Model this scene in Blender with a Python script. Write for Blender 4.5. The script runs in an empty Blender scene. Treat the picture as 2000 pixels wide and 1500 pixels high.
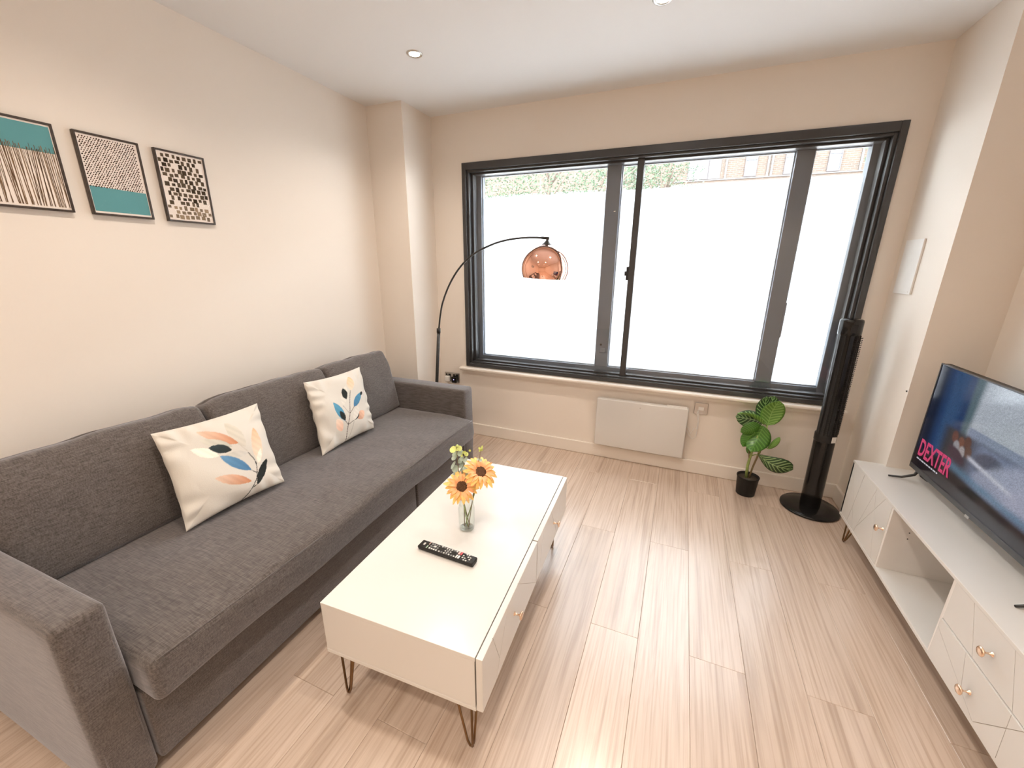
import bpy, bmesh, math, random
import numpy as np
from mathutils import Vector, Matrix, Euler
PI = math.pi
S = bpy.context.scene
COL = S.collection
random.seed(7)

# ---------------------------------------------------------------- camera
F_PX = 785.38
CAM = Vector((2.1871, -2.9347, 1.4345)); YAW, PITCH, ROLL = 0.3906, -0.2874, 0.0082
cd = bpy.data.cameras.new('camera'); cam = bpy.data.objects.new('camera', cd); COL.objects.link(cam)
cd.sensor_fit = 'HORIZONTAL'; cd.sensor_width = 36.0; cd.lens = 36.0 * F_PX / 2000.0
cd.clip_start = 0.02; cd.clip_end = 300
_f = Vector((-math.sin(YAW)*math.cos(PITCH), math.cos(YAW)*math.cos(PITCH), math.sin(PITCH)))
_r = Vector((math.cos(YAW), math.sin(YAW), 0)); _u = _r.cross(_f)
_r2 = _r*math.cos(ROLL) + _u*math.sin(ROLL); _u2 = -_r*math.sin(ROLL) + _u*math.cos(ROLL)
m = Matrix.Identity(4)
for i in range(3):
    m[i][0] = _r2[i]; m[i][1] = _u2[i]; m[i][2] = -_f[i]; m[i][3] = CAM[i]
cam.matrix_world = m
S.camera = cam

# ---------------------------------------------------------------- sky, light, exposure
SKY = 15.0
w = bpy.data.worlds.new('sky'); S.world = w; w.use_nodes = True
wn = w.node_tree.nodes; wl = w.node_tree.links
bg = wn['Background']; bg.inputs['Color'].default_value = (0.88, 0.95, 1.0, 1); bg.inputs['Strength'].default_value = SKY
SPOT_W = 31.0; SPOT_COL = (1.0, 0.88, 0.755)
S.view_settings.view_transform = 'Standard'; S.view_settings.look = 'None'
S.view_settings.gamma = 1.0; S.view_settings.use_curve_mapping = False
S.view_settings.exposure = 0.38
S.cycles.max_bounces = 10; S.cycles.diffuse_bounces = 6; S.cycles.transparent_max_bounces = 16
S.cycles.sample_clamp_indirect = 6.0; S.cycles.caustics_reflective = False; S.cycles.caustics_refractive = False
S.cycles.use_denoising = True

# ---------------------------------------------------------------- materials
def N(nt, t, **kw):
    n = nt.nodes.new(t)
    for k, v in kw.items(): setattr(n, k, v)
    return n
def mat(name, col=(.8,.8,.8), rough=.5, metal=0.0, spec=.5, emit=None, estr=0, bump=None, var=None, sheen=0, coat=0):
    m = bpy.data.materials.new(name); m.use_nodes = True; nt = m.node_tree
    b = nt.nodes['Principled BSDF']
    b.inputs['Base Color'].default_value = (*col, 1); b.inputs['Roughness'].default_value = rough
    b.inputs['Metallic'].default_value = metal; b.inputs['Specular IOR Level'].default_value = spec
    b.inputs['Coat Weight'].default_value = coat; b.inputs['Coat Roughness'].default_value = .05
    if sheen: b.inputs['Sheen Weight'].default_value = sheen
    if emit: b.inputs['Emission Color'].default_value = (*emit, 1); b.inputs['Emission Strength'].default_value = estr
    tc = N(nt, 'ShaderNodeTexCoord')
    if bump:
        sc, st = bump
        t = N(nt, 'ShaderNodeTexNoise'); t.inputs['Scale'].default_value = sc; t.inputs['Detail'].default_value = 6
        nt.links.new(tc.outputs['Object'], t.inputs['Vector'])
        bp = N(nt, 'ShaderNodeBump'); bp.inputs['Strength'].default_value = st; bp.inputs['Distance'].default_value = .002
        nt.links.new(t.outputs['Fac'], bp.inputs['Height']); nt.links.new(bp.outputs['Normal'], b.inputs['Normal'])
    if var:
        sc, amt = var
        t = N(nt, 'ShaderNodeTexNoise'); t.inputs['Scale'].default_value = sc; t.inputs['Detail'].default_value = 4
        nt.links.new(tc.outputs['Object'], t.inputs['Vector'])
        r = N(nt, 'ShaderNodeValToRGB')
        r.color_ramp.elements[0].position = .3; r.color_ramp.elements[1].position = .7
        r.color_ramp.elements[0].color = (*[c*(1-amt) for c in col], 1); r.color_ramp.elements[1].color = (*[min(1, c*(1+amt)) for c in col], 1)
        nt.links.new(t.outputs['Fac'], r.inputs['Fac']); nt.links.new(r.outputs['Color'], b.inputs['Base Color'])
    return m
def mat_attr(name, rough=.7, emit=0.0, bump=None, spec=.3, coat=0):
    """colours come from the mesh's own colour attribute (flat print)"""
    m = mat(name, rough=rough, spec=spec, bump=bump, coat=coat); nt = m.node_tree; b = nt.nodes['Principled BSDF']
    a = N(nt, 'ShaderNodeAttribute'); a.attribute_name = 'Col'
    if emit:
        b.inputs['Base Color'].default_value = (.01,.01,.012,1)
        nt.links.new(a.outputs['Color'], b.inputs['Emission Color']); b.inputs['Emission Strength'].default_value = emit
    else: nt.links.new(a.outputs['Color'], b.inputs['Base Color'])
    return m
def mat_glass(name, tint=(1,1,1), ior=1.45, rough=0.0):
    m = bpy.data.materials.new(name); m.use_nodes = True; nt = m.node_tree; nt.nodes.clear()
    o = N(nt, 'ShaderNodeOutputMaterial'); mx = N(nt, 'ShaderNodeMixShader'); fr = N(nt, 'ShaderNodeFresnel')
    t = N(nt, 'ShaderNodeBsdfTransparent'); g = N(nt, 'ShaderNodeBsdfGlossy')
    ge = N(nt, 'ShaderNodeNewGeometry'); mi = N(nt, 'ShaderNodeMapRange'); mi.inputs[3].default_value = ior; mi.inputs[4].default_value = 1/ior
    nt.links.new(ge.outputs['Backfacing'], mi.inputs[0]); nt.links.new(mi.outputs[0], fr.inputs['IOR']); t.inputs['Color'].default_value = (*tint, 1); g.inputs['Roughness'].default_value = rough
    nt.links.new(fr.outputs[0], mx.inputs[0]); nt.links.new(t.outputs[0], mx.inputs[1]); nt.links.new(g.outputs[0], mx.inputs[2])
    nt.links.new(mx.outputs[0], o.inputs[0]); return m
def mat_film():
    m = bpy.data.materials.new('frosted_film'); m.use_nodes = True; nt = m.node_tree; nt.nodes.clear()
    o = N(nt, 'ShaderNodeOutputMaterial'); mx = N(nt, 'ShaderNodeMixShader')
    t = N(nt, 'ShaderNodeBsdfTranslucent'); g = N(nt, 'ShaderNodeBsdfDiffuse')
    tc = N(nt, 'ShaderNodeTexCoord'); no = N(nt, 'ShaderNodeTexNoise'); no.inputs['Scale'].default_value = 2.2; no.inputs['Detail'].default_value = 3
    r = N(nt, 'ShaderNodeValToRGB'); r.color_ramp.elements[0].color = (.90,.92,.95,1); r.color_ramp.elements[1].color = (.97,.98,.98,1)
    r.color_ramp.elements[0].position = .35; r.color_ramp.elements[1].position = .6
    nt.links.new(tc.outputs['Object'], no.inputs['Vector']); nt.links.new(no.outputs['Fac'], r.inputs['Fac']); nt.links.new(r.outputs['Color'], t.inputs['Color'])
    g.inputs['Color'].default_value = (.75,.77,.78,1); mx.inputs[0].default_value = .08
    nt.links.new(t.outputs[0], mx.inputs[1]); nt.links.new(g.outputs[0], mx.inputs[2]); nt.links.new(mx.outputs[0], o.inputs[0]); return m
def mat_fabric(name, c0, c1, scale=420):
    m = mat(name, rough=.95, spec=.15, sheen=.45); m.node_tree.nodes['Principled BSDF'].inputs['Sheen Tint'].default_value = (.9,.92,1,1); nt = m.node_tree; b = nt.nodes['Principled BSDF']
    tc = N(nt, 'ShaderNodeTexCoord'); mp = N(nt, 'ShaderNodeMapping'); mp.inputs['Scale'].default_value = (1, .07, 1)
    t = N(nt, 'ShaderNodeTexNoise'); t.inputs['Scale'].default_value = scale; t.inputs['Detail'].default_value = 3
    mp2 = N(nt, 'ShaderNodeMapping'); mp2.inputs['Scale'].default_value = (.07, 1, .5)
    t2 = N(nt, 'ShaderNodeTexNoise'); t2.inputs['Scale'].default_value = scale*.7; t2.inputs['Detail'].default_value = 3
    L = nt.links.new
    L(tc.outputs['Object'], mp.inputs['Vector']); L(mp.outputs[0], t.inputs['Vector'])
    L(tc.outputs['Object'], mp2.inputs['Vector']); L(mp2.outputs[0], t2.inputs['Vector'])
    ad = N(nt, 'ShaderNodeMath', operation='ADD'); L(t.outputs['Fac'], ad.inputs[0]); L(t2.outputs['Fac'], ad.inputs[1])
    r = N(nt, 'ShaderNodeValToRGB'); r.color_ramp.elements[0].position = .36; r.color_ramp.elements[1].position = .64
    r.color_ramp.elements[0].color = (*c0, 1); r.color_ramp.elements[1].color = (*c1, 1)
    hf = N(nt, 'ShaderNodeMath', operation='MULTIPLY'); hf.inputs[1].default_value = .5; L(ad.outputs[0], hf.inputs[0]); L(hf.outputs[0], r.inputs['Fac'])
    L(r.outputs['Color'], b.inputs['Base Color'])
    bp = N(nt, 'ShaderNodeBump'); bp.inputs['Strength'].default_value = .5; bp.inputs['Distance'].default_value = .001
    L(hf.outputs[0], bp.inputs['Height']); L(bp.outputs['Normal'], b.inputs['Normal'])
    return m
def mat_wood():
    m = mat('limed_oak', rough=.40, spec=.7, coat=1.0); nt = m.node_tree; b = nt.nodes['Principled BSDF']; L = nt.links.new
    tc = N(nt, 'ShaderNodeTexCoord'); oi = N(nt, 'ShaderNodeObjectInfo')
    mul = N(nt, 'ShaderNodeVectorMath', operation='SCALE'); mul.inputs[0].default_value = (13.1, 7.7, 3.3); L(oi.outputs['Random'], mul.inputs['Scale'])
    ad = N(nt, 'ShaderNodeVectorMath', operation='ADD'); L(tc.outputs['Object'], ad.inputs[0]); L(mul.outputs[0], ad.inputs[1])
    def noise(scale, sc, det, dist=0):
        mp = N(nt, 'ShaderNodeMapping'); mp.inputs['Scale'].default_value = scale; L(ad.outputs[0], mp.inputs['Vector'])
        t = N(nt, 'ShaderNodeTexNoise'); t.inputs['Scale'].default_value = sc; t.inputs['Detail'].default_value = det; t.inputs['Distortion'].default_value = dist
        L(mp.outputs[0], t.inputs['Vector']); return t.outputs['Fac']
    def ramp(fac, stops):
        r = N(nt, 'ShaderNodeValToRGB'); e = r.color_ramp.elements
        while len(e) < len(stops): e.new(.5)
        for k, (p, c) in enumerate(stops): e[k].position = p; e[k].color = (*c, 1)
        L(fac, r.inputs['Fac']); return r.outputs['Color']
    b.inputs['Coat Roughness'].default_value = .27; b.inputs['Coat IOR'].default_value = 1.85
    # broad cathedral figure: rings of a stretched noise
    broad = noise((5.5, .55, 1), 1.0, 2, .6)
    k = N(nt, 'ShaderNodeMath', operation='MULTIPLY'); k.inputs[1].default_value = 14; L(broad, k.inputs[0])
    fr = N(nt, 'ShaderNodeMath', operation='SINE'); k2 = N(nt, 'ShaderNodeMath', operation='MULTIPLY'); k2.inputs[1].default_value = 6.28
    L(k.outputs[0], k2.inputs[0]); L(k2.outputs[0], fr.inputs[0])
    rings = N(nt, 'ShaderNodeMapRange'); rings.inputs[1].default_value = -1; rings.inputs[2].default_value = 1; L(fr.outputs[0], rings.inputs[0])
    fine = noise((110, 2.4, 1), 1.0, 5); mid = noise((26, .9, 1), 1.0, 4, .4); tone = noise((3, .35, 1), 1.0, 2)
    base = ramp(tone, [(.25, (.56,.435,.345)), (.5, (.60,.475,.385)), (.75, (.65,.53,.44))])
    st = ramp(mid, [(.30, (.66,.60,.54)), (.5, (1,1,1)), (.75, (1.0,1.0,1.0))])
    fi = ramp(fine, [(.33, (.72,.66,.60)), (.55, (1,1,1))])
    rg = ramp(rings.outputs[0], [(.0, (.86,.83,.80)), (.45, (1,1,1))])
    def mulc(a, c, f):
        x = N(nt, 'ShaderNodeMix', data_type='RGBA', blend_type='MULTIPLY'); x.inputs['Factor'].default_value = f
        L(a, x.inputs['A']); L(c, x.inputs['B']); return x.outputs['Result']
    c = mulc(mulc(mulc(base, st, .6), fi, .7), rg, .35)
    # per plank tone
    hs = N(nt, 'ShaderNodeHueSaturation'); mr = N(nt, 'ShaderNodeMapRange'); mr.inputs[3].default_value = .97; mr.inputs[4].default_value = 1.03
    L(oi.outputs['Random'], mr.inputs[0]); L(mr.outputs[0], hs.inputs['Value']); L(c, hs.inputs['Color']); L(hs.outputs[0], b.inputs['Base Color'])
    bp = N(nt, 'ShaderNodeBump'); bp.inputs['Strength'].default_value = .25; bp.inputs['Distance'].default_value = .001
    L(fine, bp.inputs['Height']); L(bp.outputs['Normal'], b.inputs['Normal'])
    return m
def mat_leaf(name, dark, light, nstripe, slant=5.0, lo=.2, rough=.4):
    m = mat(name, rough=rough, spec=.5); nt = m.node_tree; b = nt.nodes['Principled BSDF']; L = nt.links.new
    uv = N(nt, 'ShaderNodeUVMap'); uv.uv_map = 'UVMap'; sx = N(nt, 'ShaderNodeSeparateXYZ'); L(uv.outputs[0], sx.inputs[0])
    def M(op, a, c=None):
        n = N(nt, 'ShaderNodeMath', operation=op)
        for i, q in enumerate((a, c)):
            if q is None: continue
            if isinstance(q, (int, float)): n.inputs[i].default_value = q
            else: L(q, n.inputs[i])
        return n.outputs[0]
    au = M('ABSOLUTE', M('SUBTRACT', sx.outputs[0], .5))
    ph = M('SUBTRACT', M('MULTIPLY', sx.outputs[1], nstripe*6.28), M('MULTIPLY', au, slant*6.28))
    s = M('SINE', ph)
    mr = N(nt, 'ShaderNodeMapRange'); mr.inputs[1].default_value = lo; mr.inputs[2].default_value = lo+.45; L(s, mr.inputs[0])
    rib = M('LESS_THAN', au, .022)
    f = M('MAXIMUM', M('MULTIPLY', mr.outputs[0], M('LESS_THAN', au, .44)), rib)
    x = N(nt, 'ShaderNodeMix', data_type='RGBA'); x.inputs['A'].default_value = (*dark, 1); x.inputs['B'].default_value = (*light, 1)
    L(f, x.inputs['Factor']); L(x.outputs['Result'], b.inputs['Base Color'])
    b.inputs['Subsurface Weight'].default_value = 0
    return m
def mat_brick():
    m = mat('brick_facade', rough=.9); nt = m.node_tree; b = nt.nodes['Principled BSDF']; L = nt.links.new
    tc = N(nt, 'ShaderNodeTexCoord'); mp = N(nt, 'ShaderNodeMapping'); mp.inputs['Rotation'].default_value = (PI/2, 0, 0)
    t = N(nt, 'ShaderNodeTexBrick'); t.inputs['Scale'].default_value = 1.0; t.inputs['Brick Width'].default_value = .30; t.inputs['Row Height'].default_value = .10
    t.inputs['Mortar Size'].default_value = .012; t.inputs['Color1'].default_value = (.088,.058,.040,1); t.inputs['Color2'].default_value = (.066,.047,.035,1); t.inputs['Mortar'].default_value = (.095,.085,.075,1)
    L(tc.outputs['Object'], mp.inputs[0]); L(mp.outputs[0], t.inputs['Vector']); L(t.outputs['Color'], b.inputs['Base Color']); return m

M = {}
M['wall'] = mat('wall_paint', (.80,.735,.665), .85, spec=.2, bump=(180, .06))
M['ceil'] = mat('ceiling_paint', (.80,.795,.79), .9, spec=.2, bump=(150, .05))
M['trim'] = mat('trim_paint', (.82,.76,.69), .45, spec=.4, bump=(90, .03))
M['wood'] = mat_wood()
M['gap'] = mat('joint_shadow', (.16,.11,.075), .9, var=(30, .2))
M['anth'] = mat('anthracite_aluminium', (.040,.040,.042), .32, spec=.6, bump=(250, .05))
M['frame2'] = mat('grey_aluminium', (.15,.17,.205), .35, spec=.6, bump=(250, .04))
M['bead'] = mat('glazing_bead', (.35,.40,.45), .3, var=(40, .05))
M['glass'] = mat_glass('window_glass')
M['pglass'] = mat_glass('picture_glass', ior=1.10, rough=.2)
M['film'] = mat_film()
M['fab'] = mat_fabric('grey_woven_fabric', (.056,.047,.042), (.150,.129,.118))
M['fab_seam'] = mat('seam_thread', (.075,.065,.06), .95, var=(60, .15))
M['white'] = mat('white_lacquer', (.68,.665,.64), .22, spec=.5, bump=(30, .015))
M['whitein'] = mat('white_melamine', (.76,.73,.70), .4, var=(12, .02))
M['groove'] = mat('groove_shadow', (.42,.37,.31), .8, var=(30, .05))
M['brass'] = mat('rose_gold', (.88,.66,.50), .22, metal=1, var=(40, .05))
M['bronze'] = mat('antique_brass', (.22,.125,.06), .38, metal=.9, var=(40, .1))
M['copper'] = mat('polished_copper', (.94,.51,.38), .04, metal=1, bump=(6, .02))
M['blackm'] = mat('black_metal', (.018,.018,.018), .38, var=(40, .1))
M['blackg'] = mat('black_gloss_plastic', (.008,.0075,.0075), .16, spec=.35, coat=0, var=(20, .1))
M['blackp'] = mat('black_plastic', (.014,.013,.0125), .42, spec=.3, bump=(200, .05))
M['wplast'] = mat('white_plastic', (.80,.78,.75), .35, var=(20, .02))
M['chrome'] = mat('brushed_steel', (.55,.52,.49), .3, metal=1, bump=(300, .08))
M['vaseg'] = mat_glass('vase_glass', (.965,.98,.97), 1.5, .0)
M['pot'] = mat('black_pot', (.010,.009,.008), .5, spec=.3, bump=(60, .05))
M['soil'] = mat('soil', (.06,.045,.03), .95, bump=(90, .8))
M['stemg'] = mat('plant_stem', (.26,.34,.10), .5, var=(30, .25))
M['stemb'] = mat('plant_stem_brown', (.20,.14,.06), .6, var=(30, .3))
M['leafd'] = mat_leaf('striped_leaf', (.028,.075,.022), (.34,.50,.22), 7.5, 4.5, .35)
M['leafl'] = mat_leaf('pale_leaf', (.105,.25,.035), (.24,.42,.10), 9, 4.0, .2, .35)
M['leafm'] = mat_leaf('mid_leaf', (.045,.15,.015), (.10,.26,.035), 9, 4.0, .2, .3)
M['petal'] = mat('sunflower_petal', (.96,.60,.19), .6, var=(60, .12))
M['petalr'] = mat('sunflower_inner_petal', (.94,.44,.20), .6, var=(60, .12))
M['disc'] = mat('sunflower_disc', (.10,.045,.018), .9, bump=(500, 1.0), var=(300, .5))
M['euc'] = mat('eucalyptus_leaf', (.42,.50,.42), .6, var=(30, .15))
M['eucy'] = mat('eucalyptus_bud', (.62,.68,.22), .6, var=(30, .15))
M['print'] = mat_attr('printed_paper', .9, spec=.05)
M['pillow'] = mat_attr('printed_cotton', .9, bump=(300, .2))
M['screen'] = mat_attr('screen_picture', .12, emit=.50, spec=.4)
M['keys'] = mat_attr('key_print', .5)
M['bulb'] = mat('lit_bulb', (1,1,1), .5, emit=(1.0,.86,.62), estr=22, var=(5, .01))
M['brick'] = mat_brick()
M['stone'] = mat('string_course', (.13,.126,.122), .8, var=(3, .08))
M['extframe'] = mat('far_window_frame', (.05,.042,.045), .5, var=(3, .05))
M['extglass'] = mat('far_window_pane', (.10,.13,.15), .25, spec=.8, var=(.5, .1))
M['extpanel'] = mat('far_window_panel', (.09,.085,.085), .6, var=(2, .1))
M['ground'] = mat('paving', (.30,.29,.28), .9, var=(1.5, .15))
M['bark'] = mat('bark', (.12,.09,.07), .9, bump=(20, .8))
M['fol'] = mat('tree_leaves', (.038,.070,.032), .6, var=(1.2, .35))
M['gold'] = M['brass']

# ---------------------------------------------------------------- mesh helpers
class MB:
    def __init__(s): s.v = []; s.f = []; s.c = []; s.uv = []; s.sm = []
    def add(s, vs, fs, col=None, uv=None, smooth=False):
        o = len(s.v); s.v += [tuple(p) for p in vs]; s.f += [tuple(i+o for i in f) for f in fs]
        s.c += [(col or (1,1,1))]*len(vs); s.uv += (uv or [(0,0)]*len(vs)); s.sm += [smooth]*len(fs)
        return o
    def box(s, x0, x1, y0, y1, z0, z1, col=None, T=None):
        vs = [(x,y,z) for x in (x0,x1) for y in (y0,y1) for z in (z0,z1)]
        if T is not None: vs = [T @ Vector(p) for p in vs]
        s.add(vs, [(0,1,3,2),(4,6,7,5),(0,4,5,1),(2,3,7,6),(0,2,6,4),(1,5,7,3)], col); return s
    def poly(s, pts, n, depth, col=None):
        """extrude a planar polygon (3d points) by depth along n"""
        n = Vector(n); a = [Vector(p) for p in pts]; b = [p + n*depth for p in a]; k = len(a)
        s.add(a+b, [tuple(range(k))[::-1], tuple(range(k, 2*k))] + [(i,(i+1)%k,k+(i+1)%k,k+i) for i in range(k)], col); return s
    def tube(s, pts, r, n=10, col=None, closed=False, caps=True):
        P = [Vector(p) for p in pts]; R = r if isinstance(r, (list, tuple)) else [r]*len(P)
        vs = []; t0 = (P[1]-P[0]).normalized(); up = Vector((0,0,1)) if abs(t0.z) < .9 else Vector((1,0,0)); a = t0.cross(up).normalized()
        for i, p in enumerate(P):
            t = (P[min(i+1, len(P)-1)] - P[max(i-1, 0)]).normalized()
            a = (a - t*a.dot(t)).normalized(); b = t.cross(a)
            vs += [p + (a*math.cos(2*PI*k/n) + b*math.sin(2*PI*k/n))*R[i] for k in range(n)]
        fs = [(i*n+k, i*n+(k+1)%n, (i+1)*n+(k+1)%n, (i+1)*n+k) for i in range(len(P)-1) for k in range(n)]
        if caps: fs += [tuple(range(n))[::-1], tuple((len(P)-1)*n+k for k in range(n))]
        s.add(vs, fs, col, smooth=True); return s
    def lathe(s, prof, c=(0,0,0), n=32, T=None, col=None, cap0=False, cap1=False, sx=1, sy=1):
        vs = [(c[0]+r*math.cos(2*PI*k/n)*sx, c[1]+r*math.sin(2*PI*k/n)*sy, c[2]+z) for r, z in prof for k in range(n)]
        if T is not None: vs = [T @ Vector(p) for p in vs]
        m_ = len(prof)
        fs = [(i*n+k, i*n+(k+1)%n, (i+1)*n+(k+1)%n, (i+1)*n+k) for i in range(m_-1) for k in range(n)]
        if cap0: fs.append(tuple(range(n))[::-1])
        if cap1: fs.append(tuple((m_-1)*n+k for k in range(n)))
        s.add(vs, fs, col, smooth=True); return s
    def rbox(s, x0, x1, y0, y1, z0, z1, r=.02, step=.04, fn=None, T=None, rs=4):
        """rounded box from a gridded cube; fn(p)->p deforms in local coordinates"""
        lo = Vector((x0,y0,z0)); hi = Vector((x1,y1,z1)); r = min(r, *(.499*(hi[i]-lo[i]) for i in range(3)))
        def axis(a, b):
            k = max(1, int(round((b-a-2*r)/step))); mid = [a+r+(b-a-2*r)*i/k for i in range(k+1)]
            e0 = [a + r*(1-math.cos(PI/2*i/rs)) for i in range(rs)]; e1 = [b - r*(1-math.cos(PI/2*i/rs)) for i in range(rs)][::-1]
            return e0 + mid + e1
        A = [axis(lo[i], hi[i]) for i in range(3)]; idx = {}; vs = []; fs = []
        def vert(i, j, k):
            key = (i,j,k)
            if key not in idx:
                p = Vector((A[0][i], A[1][j], A[2][k])); q = Vector([min(max(p[d], lo[d]+r), hi[d]-r) for d in range(3)])
                d_ = p-q; L = d_.length
                if L > 1e-9:
                    # spherical rounding of corners and edges
                    m_ = max(abs(d_[0]), abs(d_[1]), abs(d_[2])); 
                    p = q + d_*(r/L)
                if fn: p = fn(p)
                if T is not None: p = T @ p
                idx[key] = len(vs); vs.append(p)
            return idx[key]
        n0, n1, n2 = (len(a)-1 for a in A)
        for i in range(n0):
            for j in range(n1):
                fs.append((vert(i,j,0), vert(i,j+1,0), vert(i+1,j+1,0), vert(i+1,j,0)))
                fs.append((vert(i,j,n2), vert(i+1,j,n2), vert(i+1,j+1,n2), vert(i,j+1,n2)))
        for i in range(n0):
            for k in range(n2):
                fs.append((vert(i,0,k), vert(i+1,0,k), vert(i+1,0,k+1), vert(i,0,k+1)))
                fs.append((vert(i,n1,k), vert(i,n1,k+1), vert(i+1,n1,k+1), vert(i+1,n1,k)))
        for j in range(n1):
            for k in range(n2):
                fs.append((vert(0,j,k), vert(0,j,k+1), vert(0,j+1,k+1), vert(0,j+1,k)))
                fs.append((vert(n0,j,k), vert(n0,j+1,k), vert(n0,j+1,k+1), vert(n0,j,k+1)))
        s.add(vs, fs, smooth=True); return s
    def build(s, name, m, parent=None, loc=None, bevel=0, flat=False, T=None, label=None):
        me = bpy.data.meshes.new(name); me.from_pydata([tuple(p) for p in s.v], [], s.f); me.materials.append(m)
        if any(c != (1,1,1) for c in s.c):
            at = me.color_attributes.new('Col', 'FLOAT_COLOR', 'POINT')
            at.data.foreach_set('color', np.array([(*c, 1) for c in s.c], dtype=np.float32).ravel())
        if any(u != (0,0) for u in s.uv):
            ul = me.uv_layers.new(name='UVMap'); vi = np.zeros(len(me.loops), dtype=np.int32); me.loops.foreach_get('vertex_index', vi)
            ul.data.foreach_set('uv', np.array(s.uv, dtype=np.float32)[vi].ravel())
        me.polygons.foreach_set('use_smooth', [bool(x) and not flat for x in s.sm]); me.update()
        o = bpy.data.objects.new(name, me); COL.objects.link(o)
        if parent is not None: o.parent = parent
        if loc is not None: o.location = loc
        if bevel:
            b = o.modifiers.new('bevel', 'BEVEL'); b.width = bevel; b.segments = 2; b.limit_method = 'ANGLE'; b.angle_limit = math.radians(40)
        if label: o['label'] = label
        return o
def thing(name, label, cat, loc=(0,0,0), rz=0, group=None, rot=None):
    o = bpy.data.objects.new(name, None); COL.objects.link(o); o.location = loc; o.rotation_euler = rot or (0,0,rz)
    o.empty_display_size = .05; o['label'] = label; o['category'] = cat
    if group: o['group'] = group
    return o
def tag(o, label, cat, group=None):
    o['label'] = label; o['category'] = cat
    if group: o['group'] = group
    return o
def struct(o): o['kind'] = 'structure'; return o
def copypart(o, parent, loc=None, rot=None):
    c = o.copy(); COL.objects.link(c); c.parent = parent
    if loc is not None: c.location = loc
    if rot is not None: c.rotation_euler = rot
    return c

# ---------------------------------------------------------------- room shell
H = 2.485; XR = 3.255; XW = 3.502; YB = -6.6; PLX, PLY = .303, -.345; PRY = -.479
struct(MB().box(-.2, 0, YB-.2, .25, -.1, H+.2).build('wall_left', M['wall']))
struct(MB().box(XW, XW+.2, YB-.2, .25, -.1, H+.2).build('wall_right', M['wall']))
struct(MB().box(0, XW, YB-.2, YB, -.1, H+.2).build('wall_back', M['wall']))
WX0, WX1, WZ0, WZ1 = .563, 3.156, .612, 2.157
ww = MB(); ox0, ox1, oz0, oz1 = WX0+.02, WX1-.02, WZ0+.015, WZ1-.02
ww.box(0, ox0, 0, .25, -.1, H+.2).box(ox1, XW, 0, .25, -.1, H+.2).box(ox0, ox1, 0, .25, -.1, oz0).box(ox0, ox1, 0, .25, oz1, H+.2)
struct(ww.build('wall_window', M['wall']))
struct(MB().box(0, PLX, PLY, 0, 0, H).build('wall_pier_left', M['wall']))
struct(MB().box(XR, XW, PRY, 0, 0, H).build('wall_pier_right', M['wall']))
struct(MB().box(-.2, XW+.2, YB-.2, .25, H, H+.2).build('ceiling', M['ceil']))
fl = bpy.data.objects.new('floor', None); COL.objects.link(fl); struct(fl)
MB().box(0, XW, YB, 0, -.1, -.006).build('subfloor', M['gap'], fl)
PW = .19; X00 = 1.9925; PERIOD = 1.286; cache = {}
for k in range(-11, 9):
    xa, xb = max(X00+k*PW, 0.0), min(X00+(k+1)*PW, XW)
    if xb-xa < .01: continue
    y = -.287+PERIOD*2 if k % 2 == 0 else -.93+PERIOD*2
    while y > YB:
        ya, yb = max(y-PERIOD, YB), min(y, 0.0); y -= PERIOD
        if yb-ya < .02: continue
        key = (round(xb-xa, 4), round(yb-ya, 4))
        if key not in cache:
            hx, hy = (xb-xa)/2-.0003, (yb-ya)/2-.0003; c_ = .0011
            mb = MB(); z0, z1, z2 = -.006, -.0012, 0.0
            ring = lambda a, b, z: [(-a,-b,z),(a,-b,z),(a,b,z),(-a,b,z)]
            mb.add(ring(hx,hy,z0)+ring(hx,hy,z1)+ring(hx-c_,hy-c_,z2), [(0,1,5,4),(1,2,6,5),(2,3,7,6),(3,0,4,7),(4,5,9,8),(5,6,10,9),(6,7,11,10),(7,4,8,11),(8,9,10,11)])
            o = mb.build('plank', M['wood'], fl, loc=((xa+xb)/2, (ya+yb)/2, 0)); cache[key] = o
        else: copypart(cache[key], fl, ((xa+xb)/2, (ya+yb)/2, 0))
# skirting boards
BH, BT = .099, .018
def skirt(name, x0, x1, y0, y1):
    mb = MB().box(x0, x1, y0, y1, 0, BH); struct(mb.build(name, M['trim'], bevel=.005))
skirt('baseboard_window', PLX, XR, -BT, 0)
skirt('baseboard_left', 0, BT, YB, PLY-BT)
skirt('baseboard_pier_left_front', 0, PLX+BT, PLY-BT, PLY)
skirt('baseboard_pier_left_side', PLX, PLX+BT, PLY, -BT)
skirt('baseboard_pier_right_side', XR-BT, XR, PRY, -BT)
skirt('baseboard_pier_right_front', XR-BT, XW, PRY-BT, PRY)
skirt('baseboard_right', XW-BT, XW, YB, PRY-BT)
skirt('baseboard_back', BT, XW-BT, YB, YB+BT)

# ---------------------------------------------------------------- window (dark inner frame, grey outer window, film)
win = bpy.data.objects.new('window_1', None); COL.objects.link(win); struct(win); win.location = (0,0,0)
def ring(mb, a0, a1, b0, b1, ta, tb0, tb1, y0, y1):
    """rectangular frame: outer a0..a1 (x), b0..b1 (z); side width ta, bottom tb0, top tb1"""
    mb.box(a0, a0+ta, y0, y1, b0, b1); mb.box(a1-ta, a1, y0, y1, b0, b1)
    mb.box(a0+ta, a1-ta, y0, y1, b0, b0+tb0); mb.box(a0+ta, a1-ta, y0, y1, b1-tb1, b1); return mb
ring(MB(), WX0, WX1, WZ0, WZ1, .033, .030, .048, -.014, .10).build('inner_frame', M['anth'], win, bevel=.003)
ring(MB(), WX0+.033, WX1-.033, WZ0+.030, WZ1-.048, .016, .012, .014, .004, .10).build('inner_frame_step', M['anth'], win, bevel=.002)
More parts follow.
